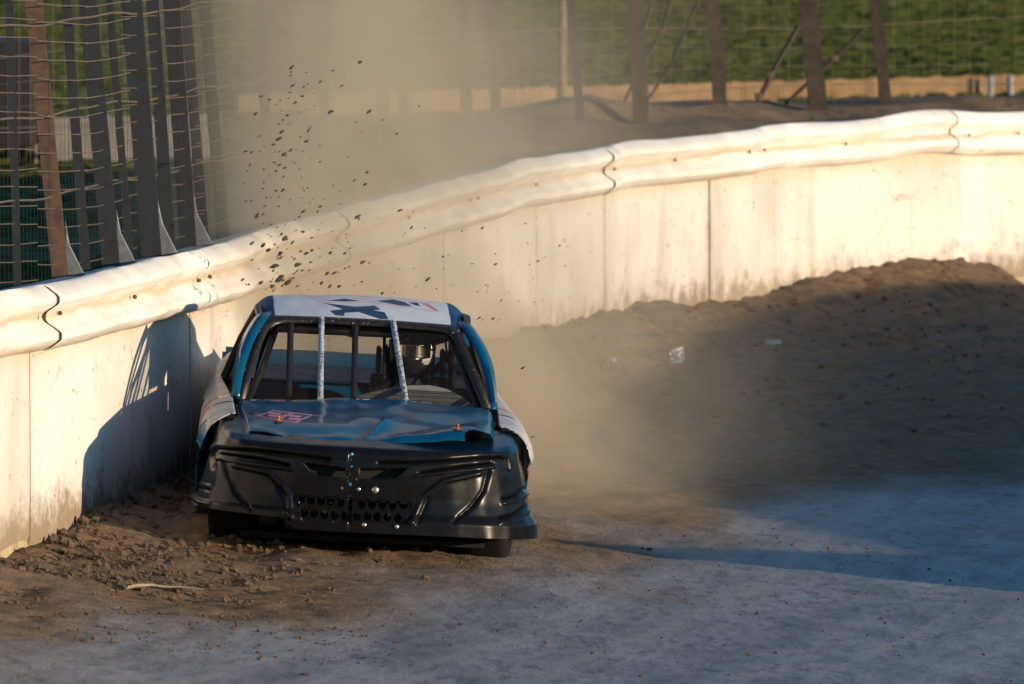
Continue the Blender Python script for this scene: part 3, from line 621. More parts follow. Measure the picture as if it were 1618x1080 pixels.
# the left half of the lip is bent up and broken off
lft = sstep(-0.40, -0.50, NX); low_ = np.clip((0.33 - NZ) / 0.16, 0, 1); NZ = NZ + lft * low_ * 0.085 + sstep(-0.45, -0.95, NX) * low_ * 0.02
NZ = NZ - 0.02 * np.clip((NX - 0.5) / 0.5, 0, 1) * low_
G = np.stack([NX, NY, NZ], 2); qx, qy = pix(G)
front = sstep(0.725, 0.68, NZ)
def groove(line, wd, dp): return dp * np.exp(-(pdist(qx, qy, line) / (wd * 0.78)) ** 2)
disp = 0
for line, wd, dp in [
    ([(338, 738), (336, 716), (346, 708), (400, 711), (470, 719), (520, 726)], 3.6, 0.030), ([(352, 717), (400, 723), (456, 735)], 2.8, 0.028), ([(345, 724), (400, 733), (462, 741)], 2.6, -0.012),
    ([(352, 728), (360, 752), (372, 778), (396, 806)], 3.4, 0.022), ([(372, 735), (425, 746), (448, 768), (457, 782), (460, 818)], 4.0, -0.018), ([(440, 770), (450, 790), (450, 820)], 3.2, 0.012),
    ([(803, 742), (801, 727), (790, 722), (720, 727), (650, 731), (600, 731)], 3.6, 0.030), ([(775, 732), (730, 737), (664, 747)], 2.8, 0.028), ([(778, 738), (720, 744), (655, 752)], 2.4, -0.014),
    ([(772, 744), (764, 775), (745, 800), (716, 826)], 3.6, 0.022), ([(757, 747), (700, 760), (668, 784), (650, 826)], 4.0, -0.020), ([(676, 788), (660, 826)], 3.2, 0.012),
    ([(795, 788), (812, 784), (832, 769)], 2.6, 0.026), ([(794, 795), (814, 791), (834, 777)], 2.6, -0.016), ([(788, 818), (808, 814), (829, 800)], 2.6, 0.026), ([(790, 826), (812, 821), (832, 808)], 2.6, -0.016),
    ([(306, 757), (316, 764), (332, 768)], 2.4, -0.012), ([(306, 763), (318, 772), (332, 775)], 2.4, 0.010), ([(303, 783), (314, 792), (332, 796)], 2.4, -0.012), ([(302, 790), (316, 800), (330, 803)], 2.4, 0.010),
    ([(553, 706), (553, 862)], 1.1, 0.012), ([(470, 783), (648, 796)], 1.5, 0.010), ([(330, 706), (440, 703), (556, 712), (700, 716), (800, 708)], 9.0, -0.012)]:
    disp = disp + groove(line, wd, dp)
disp = disp * front
dn = np.stack([np.gradient(NX, axis=1), np.gradient(NY, axis=1)], 2); nrm = np.stack([-dn[..., 1], dn[..., 0]], 2); nrm /= np.linalg.norm(nrm, axis=2)[..., None] + 1e-9
G[..., 0] += nrm[..., 0] * disp; G[..., 1] += nrm[..., 1] * disp
G[..., 1] += 0.012 * fbm(G[..., 0] * 3, G[..., 2] * 3, 3); G[..., 2] += 0.010 * fbm(G[..., 0] * 4 + 9, G[..., 1] * 4, 3) * sstep(0.64, 0.72, G[..., 2])
nost = [[(478, 730), (545, 739), (551, 757), (503, 752), (491, 745)], [(568, 739), (646, 738), (640, 745), (625, 756), (565, 758)]]
gril = [(472, 785), (648, 797), (645, 829), (476, 821)]
def nose_drop(C):
    x, y = pix(C); m = C[:, 2] < 0.72
    return m & (inpoly(x, y, nost[0]) | inpoly(x, y, nost[1]) | inpoly(x, y, gril))
nose = surf('nose_cover', G, [M['plastic'], M['nose_sky']], car, lambda C: ((C[:, 2] + 0.012 * fbm(C[:, 0] * 5, C[:, 1] * 5, 3)) > 0.692).astype(int), drop=nose_drop, solid=0.006, offset=1)
def nose_y(px, py):                                         # depth of the nose skin under a photo pixel
    k = np.argmin((qx - px) ** 2 + (qy - py) ** 2 + np.where(G[..., 1] > 0.5, 1e6, 0)); return float(G.reshape(-1, 3)[k, 1])
def N(px, py, out=0.0): return L(px, py, nose_y(px, py) - out)
for poly in nost:                                           # rolled lip round each nostril, dark pocket behind
    pts = [N(*poly[i], 0.004) for i in range(len(poly))] + [N(*poly[0], 0.004)]
    dense = []
    for a, b in zip(pts[:-1], pts[1:]): dense += [a.lerp(b, u) for u in (0, 0.33, 0.66)]
    mb = MB(); mb.tube(dense + [dense[0]], 0.006, 6, caps=False); mb.build('intake_lip', M['plastic'], nose)
mb = MB(); a = [L(470, 726, 0.10), L(652, 732, 0.10), L(652, 762, 0.12), L(482, 758, 0.12)]; mb.prism(a, (0, 0.02, 0)); mb.build('intake_back', M['dark'], nose, smooth=False)
# grille plates, each hole cut through
for (x0, x1, ya, yb, sl) in ((472, 551, 785, 790.5, 0.0), (556, 648, 791, 797, 0.0)):
    mb = MB(); holes = []
    rows_ = [[(480, 788), (491, 790), (507.5, 791), (523, 793), (538.5, 795)], [(480.5, 811), (496.5, 812), (512, 813.5), (529, 814), (545, 816)]] if x0 == 472 else [[(571, 796.5), (588, 796.5), (604.5, 797), (620.5, 798), (637.5, 797.5)], [(563.5, 815.5), (580.5, 815.5), (596, 816.5), (612, 817), (628.5, 819)]]
    if x0 == 472: rows_[0] = [(476 + i * 15.6, 788.5 + i * 1.3) for i in range(5)]; rows_[1] = [(480.5 + i * 16, 810.5 + i * 1.2) for i in range(5)]
    yd = 0.004
    for ri, row in enumerate(rows_):
        bx = [(x0 if i == 0 else (row[i - 1][0] + row[i][0]) / 2) for i in range(5)] + [x1]
        for i, (cx_, cy_) in enumerate(row):
            top_ = lambda x: np.interp(x, [472, 648], [784, 797]); bot_ = lambda x: np.interp(x, [472, 648], [823, 831]); mid = lambda x: np.interp(x, [472, 648], [800.5, 807.5])
            lo_, hi_ = (top_, mid) if ri == 0 else (mid, bot_)
            n = 24; out_, cir = [], []
            for k in range(n):
                an = 2 * math.pi * k / n; dx, dy = math.cos(an), math.sin(an)
                X0, X1 = bx[i], bx[i + 1]; s_ = min(((X1 - cx_) / dx if dx > 0 else (X0 - cx_) / dx) if abs(dx) > 1e-6 else 1e9, ((hi_(cx_) - cy_) / dy if dy > 0 else (lo_(cx_) - cy_) / dy) if abs(dy) > 1e-6 else 1e9)
                ex = cx_ + dx * s_; ey = cy_ + dy * s_; out_.append((ex, ey)); cir.append((cx_ + dx * 6.4, cy_ + dy * 7.2))
            o3 = [L(p[0], p[1], yd + 0.012 * abs((p[0] - 556) / 90) ** 2) for p in out_]; c3 = [L(p[0], p[1], yd + 0.012 * abs((p[0] - 556) / 90) ** 2) for p in cir]; d3 = [c + Vector((0, 0.035, 0)) for c in c3]
            mb.add(o3 + c3 + d3, [(k, (k + 1) % n, n + (k + 1) % n, n + k) for k in range(n)] + [(n + k, n + (k + 1) % n, 2 * n + (k + 1) % n, 2 * n + k) for k in range(n)])
    mb.build('grille', M['plastic'], nose)
mb = MB(); mb.prism([L(466, 780, 0.09), L(652, 793, 0.09), L(650, 834, 0.09), L(470, 826, 0.09)], (0, 0.02, 0)); mb.build('radiator_back', M['dark'], nose, smooth=False)
for px, py, r_, mt in [(556, 718, 2.6, 'bluebolt'), (556, 727, 2.2, 'bluebolt'), (556, 737, 2.4, 'bluebolt'), (554, 749, 3.2, 'bluebolt'), (554, 765, 2.6, 'bluebolt'), (552.5, 782, 3.0, 'bluebolt'),
                       (514, 769, 4, 'blackmetal'), (541, 771, 4.2, 'steel'), (567, 772.5, 3.2, 'steel'), (593, 774, 5.2, 'steel'), (476.5, 824, 3.4, 'steel'), (526, 827, 3.4, 'steel'), (575.5, 829, 3.4, 'steel'), (627, 832, 3.2, 'steel')]:
    mb = MB(); c = N(px, py, 0.004); mb.sphere(c, r_ * (0.005 if mt == 'bluebolt' else 0.0042), 10, 0, (1, 0.5, 1)); mb.build('bolt', M[mt], nose)
# --- hood
HL0, HR0, HL1, HR1 = L(389, 688, 0.24), L(783, 690, 0.24), L(373, 634, 1.50), L(779, 647, 1.50)
NU, NV = 420, 160
U, V_ = np.meshgrid(np.linspace(0, 1, NU), np.linspace(0, 1, NV))
A4 = [np.array(q) for q in (HL0, HR0, HL1, HR1)]
HG = ((1 - U) * (1 - V_))[..., None] * A4[0] + (U * (1 - V_))[..., None] * A4[1] + ((1 - U) * V_)[..., None] * A4[2] + (U * V_)[..., None] * A4[3]
xc_ = (U - 0.5) * 2
HG[..., 2] += 0.028 * (1 - xc_ ** 2) * (0.35 + 0.65 * V_)
cr_ = lambda cx, cy, sx, sy, h: h * np.exp(-((U - cx) / sx) ** 2 - ((V_ - cy) / sy) ** 2)
HG[..., 2] += 0.062 * fbm(U * 4.6, V_ * 2.2, 2) * (1 - V_ * 0.45) * np.clip(V_ * 6 + 0.25, 0, 1) + 0.007 * fbm(U * 11 + 3, V_ * 5, 2) * (1 - V_ * 0.7) - cr_(0.55, 0.12, 0.16, 0.2, 0.03) + cr_(0.36, 0.25, 0.12, 0.12, 0.018) + cr_(0.16, 0.25, 0.10, 0.10, 0.014) - cr_(0.75, 0.45, 0.12, 0.2, 0.02) + cr_(0.9, 0.2, 0.06, 0.12, 0.02)
crz = np.abs(U - 0.52 - 0.25 * (V_ - 0.2)); HG[..., 2] += 0.022 * np.exp(-crz / 0.02) * np.exp(-((V_ - 0.25) / 0.25) ** 2)
# rolled front lip
lip = np.clip((0.05 - V_) / 0.05, 0, 1); HG[..., 2] -= 0.035 * lip ** 1.5; HG[..., 1] -= 0.01 * lip
HG[..., 2] -= 0.03 * np.clip((np.abs(xc_) - 0.965) / 0.035, 0, 1)
hx, hy = pix(HG)
def hood_drop(C):
    x, y = pix(C); u = (C[:, 0] - A4[0][0]) / (A4[1][0] - A4[0][0]); v = (C[:, 1] - 0.24) / 1.26
    return ((u < 0.155 - 0.0 * v) & (v < 0.10 + 0.02 * np.sin(u * 40)) & (u < 0.165 - v * 0.35)) | ((u > 0.875) & (v < 0.10 * np.sqrt(np.clip((u - 0.875) / 0.05, 0, 1))))
TL, TR, BR, BL = np.array((432, 648.3)), np.array((493, 655.3)), np.array((467, 667)), np.array((408, 657.0))
def nmap(a, b): q = (1 - a) * (1 - b) * TL + a * (1 - b) * TR + a * b * BR + (1 - a) * b * BL; return (float(q[0]), float(q[1]))
two = lambda o: [[nmap(o + a * 0.47, b) for a, b in seg] for seg in ([(0, 0.0), (1, 0.0), (1, 0.55), (0.38, 0.62), (0.38, 0.74), (1, 0.70), (1, 1), (0, 1), (0, 0.44), (0.62, 0.40), (0.62, 0.28), (0, 0.32), (0, 0.0)],)]
num_lines = two(0.0) + two(0.53)
num_tail = [[(394, 656.6), (408, 657.0)], [(493, 655.3), (507, 656.5)], [(408, 657.2), (467, 667.2)]]
def hood_mat(C):
    x, y = pix(C); m = np.zeros(len(C), int); d = np.full(len(C), 9.0)
    for l in num_lines: d = np.minimum(d, pdist(x, y, l, 1.7, 0.75))
    m[d < 1.0] = 2; m[d < 0.55] = 3
    for l in num_tail: m[pdist(x, y, l, 1.2, 0.6) < 1.0] = 2
    nz_ = fbm(C[:, 0] * 14, C[:, 1] * 5, 3); m[(C[:, 1] > 1.47) & (nz_ > 0.12)] = 1; m[(C[:, 1] > 1.475) & (nz_ < -0.42)] = 4
    return m
hood = surf('hood', HG, [M['blue'], M['white'], M['pink'], M['palepink'], M['red']], car, hood_mat, hood_drop, solid=0.005)
for px, py in ((440, 666), (723, 679)):
    k = np.argmin((hx - px) ** 2 + (hy - py) ** 2); c = Vector(HG.reshape(-1, 3)[k]); mb = MB()
    mb.tube([c, c + Vector((0, 0, 0.024))], 0.007, 10); mb.tube([c + Vector((0, 0, 0.005)), c + Vector((0, 0, 0.007))], 0.03, 14); mb.sphere(c + Vector((0, 0, 0.028)), 0.011, 10)
    mb.tube([c + Vector((-0.03, 0, 0.018)), c + Vector((0.03, 0.0, 0.016))], 0.003, 6); mb.build('hood_pin', M['copper'], hood)
# front cross panel under the hood lip and dark engine bay behind it
mb = MB(); mb.box((0.06, 0.80, 0.50), (1.30, 0.7, 0.36)); mb.build('engine_bay', M['dark'], car, smooth=False)

# --- lower body sides, with wheel arches and torn front edges
def side(sgn, name, y0, y1, mats, parent, matfn=None, torn=False, ny=60):
    ys_ = np.linspace(y0, y1, ny); G = []
    xb = lambda y: np.interp(y, [0.6, 1.5, 3.3, 4.3, 5.0], [0.74, 0.76, 0.80, 0.75, 0.70])
    zb_ = lambda y: np.interp(y, [0.6, 1.5, 3.3, 4.3, 5.0], [0.775, 0.86, 0.875, 0.94, 0.96])
    w_ = lambda y: np.interp(y, [0.6, 1.0, 1.6, 2.6, 3.6, 4.4, 5.0], [0.93, 0.975, 0.955, 0.93, 0.90, 0.85, 0.78])
    for y in ys_:
        zl = 0.17
        for ya in (0.98, 4.05):
            if abs(y - ya) < 0.42: zl = max(zl, 0.30 + math.sqrt(max(0, 0.42 ** 2 - (y - ya) ** 2)) * 0.78)
        b, z, w = float(xb(y)), float(zb_(y)), float(w_(y)); row = []
        zs = [z, z - 0.015, z - 0.07, z - 0.16, 0.52, 0.40, zl]; xs_ = [b, b + (w - b) * 0.5, b + (w - b) * 0.85, w, w + 0.004, w + 0.006, w - 0.005]
        kk = np.linspace(0, 6, 40); zi = smooth_interp(kk, range(7), zs); xi = smooth_interp(kk, range(7), xs_); zi = np.maximum(zi, zl)
        G.append([(sgn * xi[i], y, zi[i]) for i in range(40)])
    G = np.array(G); G[..., 0] += sgn * 0.014 * fbm(G[..., 1] * 2.2 + 4 * sgn, G[..., 2] * 2.5, 3) * (G[..., 2] < 0.8)
    drop = None
    if torn: drop = lambda C: C[:, 1] < 0.93 - 0.20 * np.clip((np.abs(C[:, 0]) - 0.74) / 0.22, 0, 1) + 0.12 * np.clip((0.66 - C[:, 2]) / 0.1, 0, 1) + 0.035 * np.sign(np.sin(C[:, 0] * 130 + 3 * np.sin(C[:, 2] * 60))) * np.abs(fbm(C[:, 0] * 20, C[:, 2] * 20, 2)) + 0.05 * fbm(C[:, 0] * 14, C[:, 2] * 14, 2)
    return surf(name, G, mats, parent, matfn, drop, solid=0.004, offset=-1 if sgn < 0 else 1)
def fend_mat(C):
    m = np.zeros(len(C), int); y, z = C[:, 1], C[:, 2]; q = y + 0.9 * (z - 0.6)
    m[(np.abs(q - 1.62) < 0.07) & (z < 0.80)] = 1; m[(np.abs(q - 1.78) < 0.055) & (z < 0.80)] = 2; m[(z < 0.50 + 0.08 * np.sin(y * 5))] = 2; m[(np.abs(z - 0.52 - 0.08 * np.sin(y * 5)) < 0.014)] = 1
    m[(C[:, 0] < -0.925) & (z < 0.755 + 0.05 * np.sin(y * 9)) & (m == 0)] = 2; m[(fbm(y * 9, z * 12, 3) > 0.40)] = 3
    return m
def door_mat(C):
    m = np.zeros(len(C), int); y, z = C[:, 1], C[:, 2]; m[(np.abs(y + 0.6 * z - 2.2) < 0.08)] = 1; m[(z < 0.45)] = 2; m[(np.abs(y + 0.6 * z - 3.0) < 0.16) & (z < 0.78)] = 2
    return m
pm_ = [M['sidewhite'], M['red'], M['blue'], M['dark']]
for sg in (-1, 1):
    f_ = side(sg, 'fender', 0.60, 1.56, pm_, car, fend_mat, True, 120)
    if sg < 0: f_['label'] = 'scuffed white fender with red and dark flashes and a torn front edge'
    side(sg, 'door', 1.572, 3.30, pm_, car, door_mat)
    side(sg, 'quarter_panel', 3.312, 5.02, pm_, car, lambda C: np.where(C[:, 2] < 0.5, 2, 0))
# --- roof: white sheet with number and stripes, dark blue edges
def roof_pt(u, v):                                          # u across -1..1, v front 0 .. rear 1
    y = 2.28 + 1.17 * v; half = 0.625 + 0.01 * v
    z = 1.292 + 0.095 * np.sin(np.clip(v, 0, 1) * math.pi * 0.62) + 0.025 * v - 0.03 * u ** 2 - 0.07 * np.clip((np.abs(u) - 0.82) / 0.18, 0, 1) ** 2
    return np.stack([u * half * (1 + 0.0 * v), y + 0 * u, z], -1)
U2, V2 = np.meshgrid(np.linspace(-1, 1, 320), np.linspace(0, 1, 260)); RG = roof_pt(U2, V2)
RG[..., 2] += 0.010 * fbm(U2 * 2, V2 * 2, 3)
rx, ry = pix(RG)
blue_polys = [[(510, 478), (560, 484), (592, 482.5), (598, 486.5), (601, 489), (590, 489.5), (608, 493), (614, 504.5), (600, 503.5), (566, 492.5), (544, 494), (545, 499), (530, 498), (521, 490.5), (542, 488)],
              [(514, 474.5), (545, 471.5), (571, 475), (545, 476)], [(594, 475), (620, 472.5), (640, 477), (652, 484), (630, 482)], [(644, 477), (660, 478), (664, 483.5), (656, 482)]]
pink_l = [[(482, 466), (508, 477)], [(492, 465), (516, 474)], [(508, 477.5), (590, 477.5), (650, 486), (690, 492)], [(560, 470), (592, 477)], [(570, 468), (598, 475)], [(482, 465.5), (560, 466.5), (640, 473), (664, 478), (692, 491)]]
def roof_mat(C):
    x, y = pix(C); m = np.zeros(len(C), int); u = C[:, 0] / 0.63
    for l in pink_l: m[pdist(x, y, l, 2.2, 0.8) < 1.0] = 3
    for p in blue_polys: m[inpoly(x, y, p)] = 1
    m[inpoly(x, y, [(664, 478), (676, 479), (694, 491), (686, 490)])] = 2
    m[(u < -0.84) | (u > 0.82)] = 1
    return m
roof = surf('roof', RG, [M['roofwhite'], M['roofblue'], M['pink'], M['palepink']], car, roof_mat, solid=0.006)
# --- windscreen pillars (blue), windscreen frame (black), dust screen, cage
def strip(path_a, path_b, name, mat, thick=0.02, parent=car):
    mb = MB(); mb.grid([[a, b] for a, b in zip(path_a, path_b)]); return mb.build(name, mat, parent, solid=thick, offset=0)
for sg in (-1, 1):
    # windscreen pillar: twisted sheet from cowl corner to roof corner
    lo_o, lo_i = Vector((sg * 0.775, 1.56, 0.86)), Vector((sg * 0.735, 1.50, 0.86)); hi_o, hi_i = Vector((sg * 0.645, 2.36, 1.295)), Vector((sg * 0.555, 2.285, 1.332))
    n = 14; A_, B_, Cc = [], [], []
    for i in range(n):
        u = i / (n - 1); bow = 0.035 * math.sin(math.pi * u)
        A_.append(lo_o.lerp(hi_o, u) + Vector((sg * bow, 0, bow))); B_.append(lo_i.lerp(hi_i, u) + Vector((sg * bow * 0.8, 0, bow))); Cc.append((A_[-1] + B_[-1]) / 2 + Vector((sg * 0.008, -0.02, 0.012)))
    mb = MB(); mb.grid([[a, c, b] for a, c, b in zip(A_, Cc, B_)]); mb.build('windscreen_pillar', M['blue'], car, solid=0.012, offset=0)
    # rear sail pillar, door window surround
    q = [Vector((sg * 0.60, 3.20, 1.31)), Vector((sg * 0.60, 3.44, 1.33)), Vector((sg * 0.76, 4.45, 0.93)), Vector((sg * 0.79, 3.55, 0.88))]
    mb = MB(); mb.prism(q, (sg * -0.02, 0, 0)); mb.build('rear_pillar', M['blue'], car, smooth=False, bevel=0.006)
    mb = MB(); mb.tube([(sg * 0.61, 2.35, 1.275), (sg * 0.625, 2.8, 1.33), (sg * 0.61, 3.22, 1.32)], 0.022, 10); mb.tube([(sg * 0.61, 3.2, 1.31), (sg * 0.70, 3.25, 1.12), (sg * 0.79, 3.3, 0.88)], 0.028, 10); mb.build('door_pillar', M['blackmetal'], car)
    mb = MB(); mb.grid([[(sg * (0.63 + 0.13 * u), 2.45 + 0.0 * u + 0.6 * k, 1.26 - 0.36 * u) for u in (0, 0.5, 1)] for k in (0, 0.5, 1)]); mb.build('window_net', M['dark'], car, solid=0.01)
# windscreen frame, traced opening with rounded top corners, set in the plane of the glass
def WS_(px, py, out=0.0):                                   # windscreen plane: y runs 1.50 (cowl) to 2.27 (roof)
    lo, hi = 1.50, 2.27
    for _ in range(30):
        mid = (lo + hi) / 2; z = L(px, py, mid).z
        zp = 0.865 + (mid - 1.50) / 0.77 * 0.442
        if z > zp: lo = mid
        else: hi = mid
    p = L(px, py, (lo + hi) / 2); p.y -= out; return p
ofr = [(372, 633), (384, 590), (400, 540), (412, 508), (425, 500), (440, 499.5), (520, 502), (600, 506), (680, 512), (716, 515), (728, 524), (742, 560), (760, 600), (776, 646)]
ifr = [(388, 631), (398, 592), (410, 552), (424, 521), (436, 513), (450, 509.5), (520, 511.5), (600, 516), (680, 522), (704, 525.5), (715, 533), (728, 562), (744, 602), (762, 645)]
A_ = [WS_(*p) for p in ofr]; B_ = [WS_(*p) for p in ifr]
mb = MB(); mb.grid([[a, a.lerp(b, 0.5) + Vector((0, -0.012, 0.006)), b] for a, b in zip(A_, B_)]); wf = mb.build('windscreen_frame', M['blackmetal'], car, solid=0.014, offset=0)
mb = MB()
for i in range(26):
    k = random.random() * (len(ofr) - 1.01); j = int(k); a = A_[j].lerp(A_[j + 1], k - j); b = B_[j].lerp(B_[j + 1], k - j); mb.sphere(a.lerp(b, random.uniform(0.1, 0.8)) + Vector((0, -0.014, 0.006)), random.uniform(0.004, 0.008), 6)
mb.build('rivets', M['greypanel'], wf)['kind'] = 'stuff'
# woven dust screen
mb = MB(); top_i = [(450, 509.5), (704, 525.5)]
nh = 64
for k in range(1, nh):
    v = k / nh; a = L(0, 0, 1.5)
    za = (1 - v); pa = WS_(np.interp(v, [0, 0.25, 1], [388, 408, 440]), 632 - v * 118); pb = WS_(np.interp(v, [0, 0.75, 1], [764, 726, 706]), 645 - v * 118)
    mb.tube([pa + Vector((0, 0.008, 0)), pb + Vector((0, 0.008, 0))], 0.0013, 4, caps=False)
for k in range(1, 110):
    u = k / 110; mb.tube([WS_(388 + u * 374, 632 + u * 13) + Vector((0, 0.01, 0)), WS_(446 + u * 258, 511 + u * 14) + Vector((0, 0.01, 0))], 0.0006, 4, caps=False)
mb.build('dust_screen', M['blackmetal'], wf)
def bar(a, b, wpx, mat, y0=None, name='screen_bar', out=-0.03):
    mb = MB(); p, q = (WS_(*a, out), WS_(*b, out)); mb.tube([p.lerp(q, i / 6) for i in range(7)], wpx * 0.0036 / 2, 12); return mb.build(name, mat, car)
bar((508, 503), (506, 630), 9.5, M['tape'], name='taped_bar', out=0.02); bar((621, 508), (641, 634), 10, M['tape'], name='taped_bar', out=0.02)
bar((460, 505), (456, 628), 10.5, M['blackmetal']); bar((562, 508), (559, 630), 10.5, M['blackmetal'])
# roll cage inside
cg = lambda p: mb.tube(p, 0.022, 10)
mb = MB()
hoopz = 1.245
cg([(-0.80, 3.02, 0.25), (-0.76, 3.02, 0.8), (-0.60, 3.02, 1.18), (-0.54, 3.02, hoopz), (0.54, 3.02, hoopz), (0.60, 3.02, 1.18), (0.76, 3.02, 0.8), (0.80, 3.02, 0.25)])
for sg in (-1, 1):
    cg([(sg * 0.54, 3.02, hoopz), (sg * 0.52, 2.35, 1.235), (sg * 0.62, 1.75, 0.98), (sg * 0.70, 1.55, 0.8), (sg * 0.74, 1.45, 0.3)]); cg([(sg * 0.55, 3.02, 1.2), (sg * 0.62, 4.3, 0.55)])
    for z in (0.45, 0.6, 0.72): cg([(sg * 0.74, 1.5, z), (sg * 0.82, 2.3, z), (sg * 0.78, 3.02, z)])
cg([(-0.52, 2.35, 1.235), (0.52, 2.35, 1.235)]); cg([(0.60, 3.02, 1.17), (0.0, 3.04, 0.45)]); cg([(0.53, 2.45, 1.235), (0.30, 3.0, 1.12)])
mb.build('roll_cage', M['blackmetal'], car)
for a_, b_, r_ in ((L(608, 512, 2.6), L(606, 600, 2.4), 0.010), (L(679, 520, 2.9), L(677, 610, 2.6), 0.008), (L(703, 530, 3.1), L(708, 575, 3.1), 0.007)):
    mb = MB(); mb.tube([a_, b_], r_, 8); mb.build('support_rod', M['blackmetal'], car)
mb = MB(); mb.tube([L(546, 524, 2.3), L(549, 529, 2.3), L(555, 531, 2.3), L(561, 530, 2.3)], 0.008, 8); mb.build('hook', M['blackmetal'], car)
mb = MB(); mb.prism([L(560, 508, 2.34), L(700, 516, 2.34), L(706, 534, 2.34), L(662, 545, 2.34), L(640, 524, 2.34), L(560, 522, 2.34)], (0, 0.03, 0)); mb.build('visor_panel', M['dark'], car, smooth=False)
# floor, firewall, rear bulkhead with an oval opening, deck, tail
mb = MB(); mb.box((0, 2.7, 0.13), (1.40, 4.2, 0.03)); mb.build('floor_pan', M['dark'], car, smooth=False)
mb = MB(); mb.box((0, 1.47, 0.52), (1.46, 0.03, 0.56)); mb.build('firewall', M['dark'], car, smooth=False)
mb = MB(); n = 40
ov = [(-0.27 + 0.22 * math.cos(2 * math.pi * k / n), 0.77 + 0.05 * math.sin(2 * math.pi * k / n)) for k in range(n)]
def boxout(cx_, cz_, dx, dz, X0, X1, Z0, Z1):
    s_ = min(((X1 - cx_) / dx if dx > 0 else (X0 - cx_) / dx) if abs(dx) > 1e-6 else 1e9, ((Z1 - cz_) / dz if dz > 0 else (Z0 - cz_) / dz) if abs(dz) > 1e-6 else 1e9); return cx_ + dx * s_, cz_ + dz * s_
ob = [boxout(-0.27, 0.77, math.cos(2 * math.pi * k / n), math.sin(2 * math.pi * k / n), -0.74, 0.74, 0.26, 0.84) for k in range(n)]
mb.add([(x, 3.72, z) for x, z in ob] + [(x, 3.72, z) for x, z in ov], [(k, (k + 1) % n, n + (k + 1) % n, n + k) for k in range(n)])
mb.build('rear_bulkhead', M['blue'], car, smooth=False, solid=0.012)
mb = MB(); mb.tube([(-0.8, 3.66, 0.72), (-0.52, 3.66, 0.72), (-0.46, 3.66, 0.64), (-0.05, 3.66, 0.64), (0.02, 3.66, 0.72), (0.5, 3.66, 0.72)], 0.02, 8); mb.box((-0.3, 3.62, 0.45), (1.0, 0.06, 0.25)); mb.build('fuel_cell_frame', M['blue'], car)
mb = MB(); mb.grid([[(x, y, 0.85 + 0.03 * (y - 3.75) / 1.25 + 0.015 * (1 - (x / 0.85) ** 2)) for x in np.linspace(-0.77, 0.77, 17)] for y in np.linspace(3.74, 5.0, 12)]); dk = mb.build('deck_lid', M['roofblue'], car, solid=0.008)
mb = MB(); mb.grid([[(x, 4.98 + 0.05 * (z - 0.93) / 0.1, z) for x in np.linspace(-0.76, 0.76, 9)] for z in (0.89, 0.93, 0.98)]); mb.build('spoiler', M['blue'], dk, solid=0.006)
mb = MB(); mb.grid([[(x * (0.78 + 0.05 * (z < 0.6)), 5.02 + 0.06 * (1 - x * x) - 0.05 * (z > 0.8), z) for x in np.linspace(-1, 1, 15)] for z in (0.22, 0.35, 0.5, 0.7, 0.85, 0.95)]); mb.build('tail_panel', M['blue'], car, solid=0.008)
# grey half-round dash shield, dash, steering wheel, seat
arc = [L(548 + 200 * u, 640 + 8 * u, 1.62) for u in (0, 1)]
pts = [L(545, 634, 1.66), L(575, 622, 1.66), (L(610, 614, 1.66)), L(650, 608.5, 1.66), L(680, 608.5, 1.66), L(705, 614, 1.66), L(728, 625, 1.66), L(748, 640, 1.66), L(748, 660, 1.66), L(545, 652, 1.66)]
mb = MB(); mb.prism(pts, (0, 0.02, 0.0)); mb.build('dash_shield', M['greypanel'], car, smooth=False)
mb = MB(); mb.box((0.0, 1.80, 0.72), (1.40, 0.12, 0.14)); mb.build('dashboard', M['dark'], car, smooth=False, bevel=0.02)
swc = Vector((0.30, 2.10, 0.86)); sw = empty('steering_wheel', swc, parent=car, rot=(R(-68), 0, 0))
mb = MB(); n = 28; mb.tube([(0.165 * math.cos(2 * math.pi * k / n), 0.165 * math.sin(2 * math.pi * k / n), 0) for k in range(n + 1)], 0.014, 8, caps=False); mb.build('rim', M['rubber'], sw)
mb = MB(); mb.tube([(0, 0, -0.28), (0, 0, 0.0)], 0.02, 10); mb.tube([(0, 0, -0.01), (0, 0, 0.02)], 0.045, 16)
for an in (R(90), R(210), R(330)): mb.box((0.08 * math.cos(an), 0.08 * math.sin(an), 0), (0.16, 0.03, 0.006), 0, an)
mb.build('hub', M['steel'], sw)
mb = MB(); mb.box((0.30, 2.62, 0.36), (0.46, 0.46, 0.10)); mb.box((0.30, 2.90, 0.66), (0.46, 0.07, 0.62)); mb.box((0.30, 2.90, 1.02), (0.30, 0.07, 0.26))
for sx in (-1, 1): mb.box((0.30 + sx * 0.25, 2.78, 0.72), (0.04, 0.24, 0.2)); mb.box((0.30 + sx * 0.19, 2.78, 1.06), (0.03, 0.2, 0.16))
mb.build('seat', M['dark'], car, smooth=False, bevel=0.015)
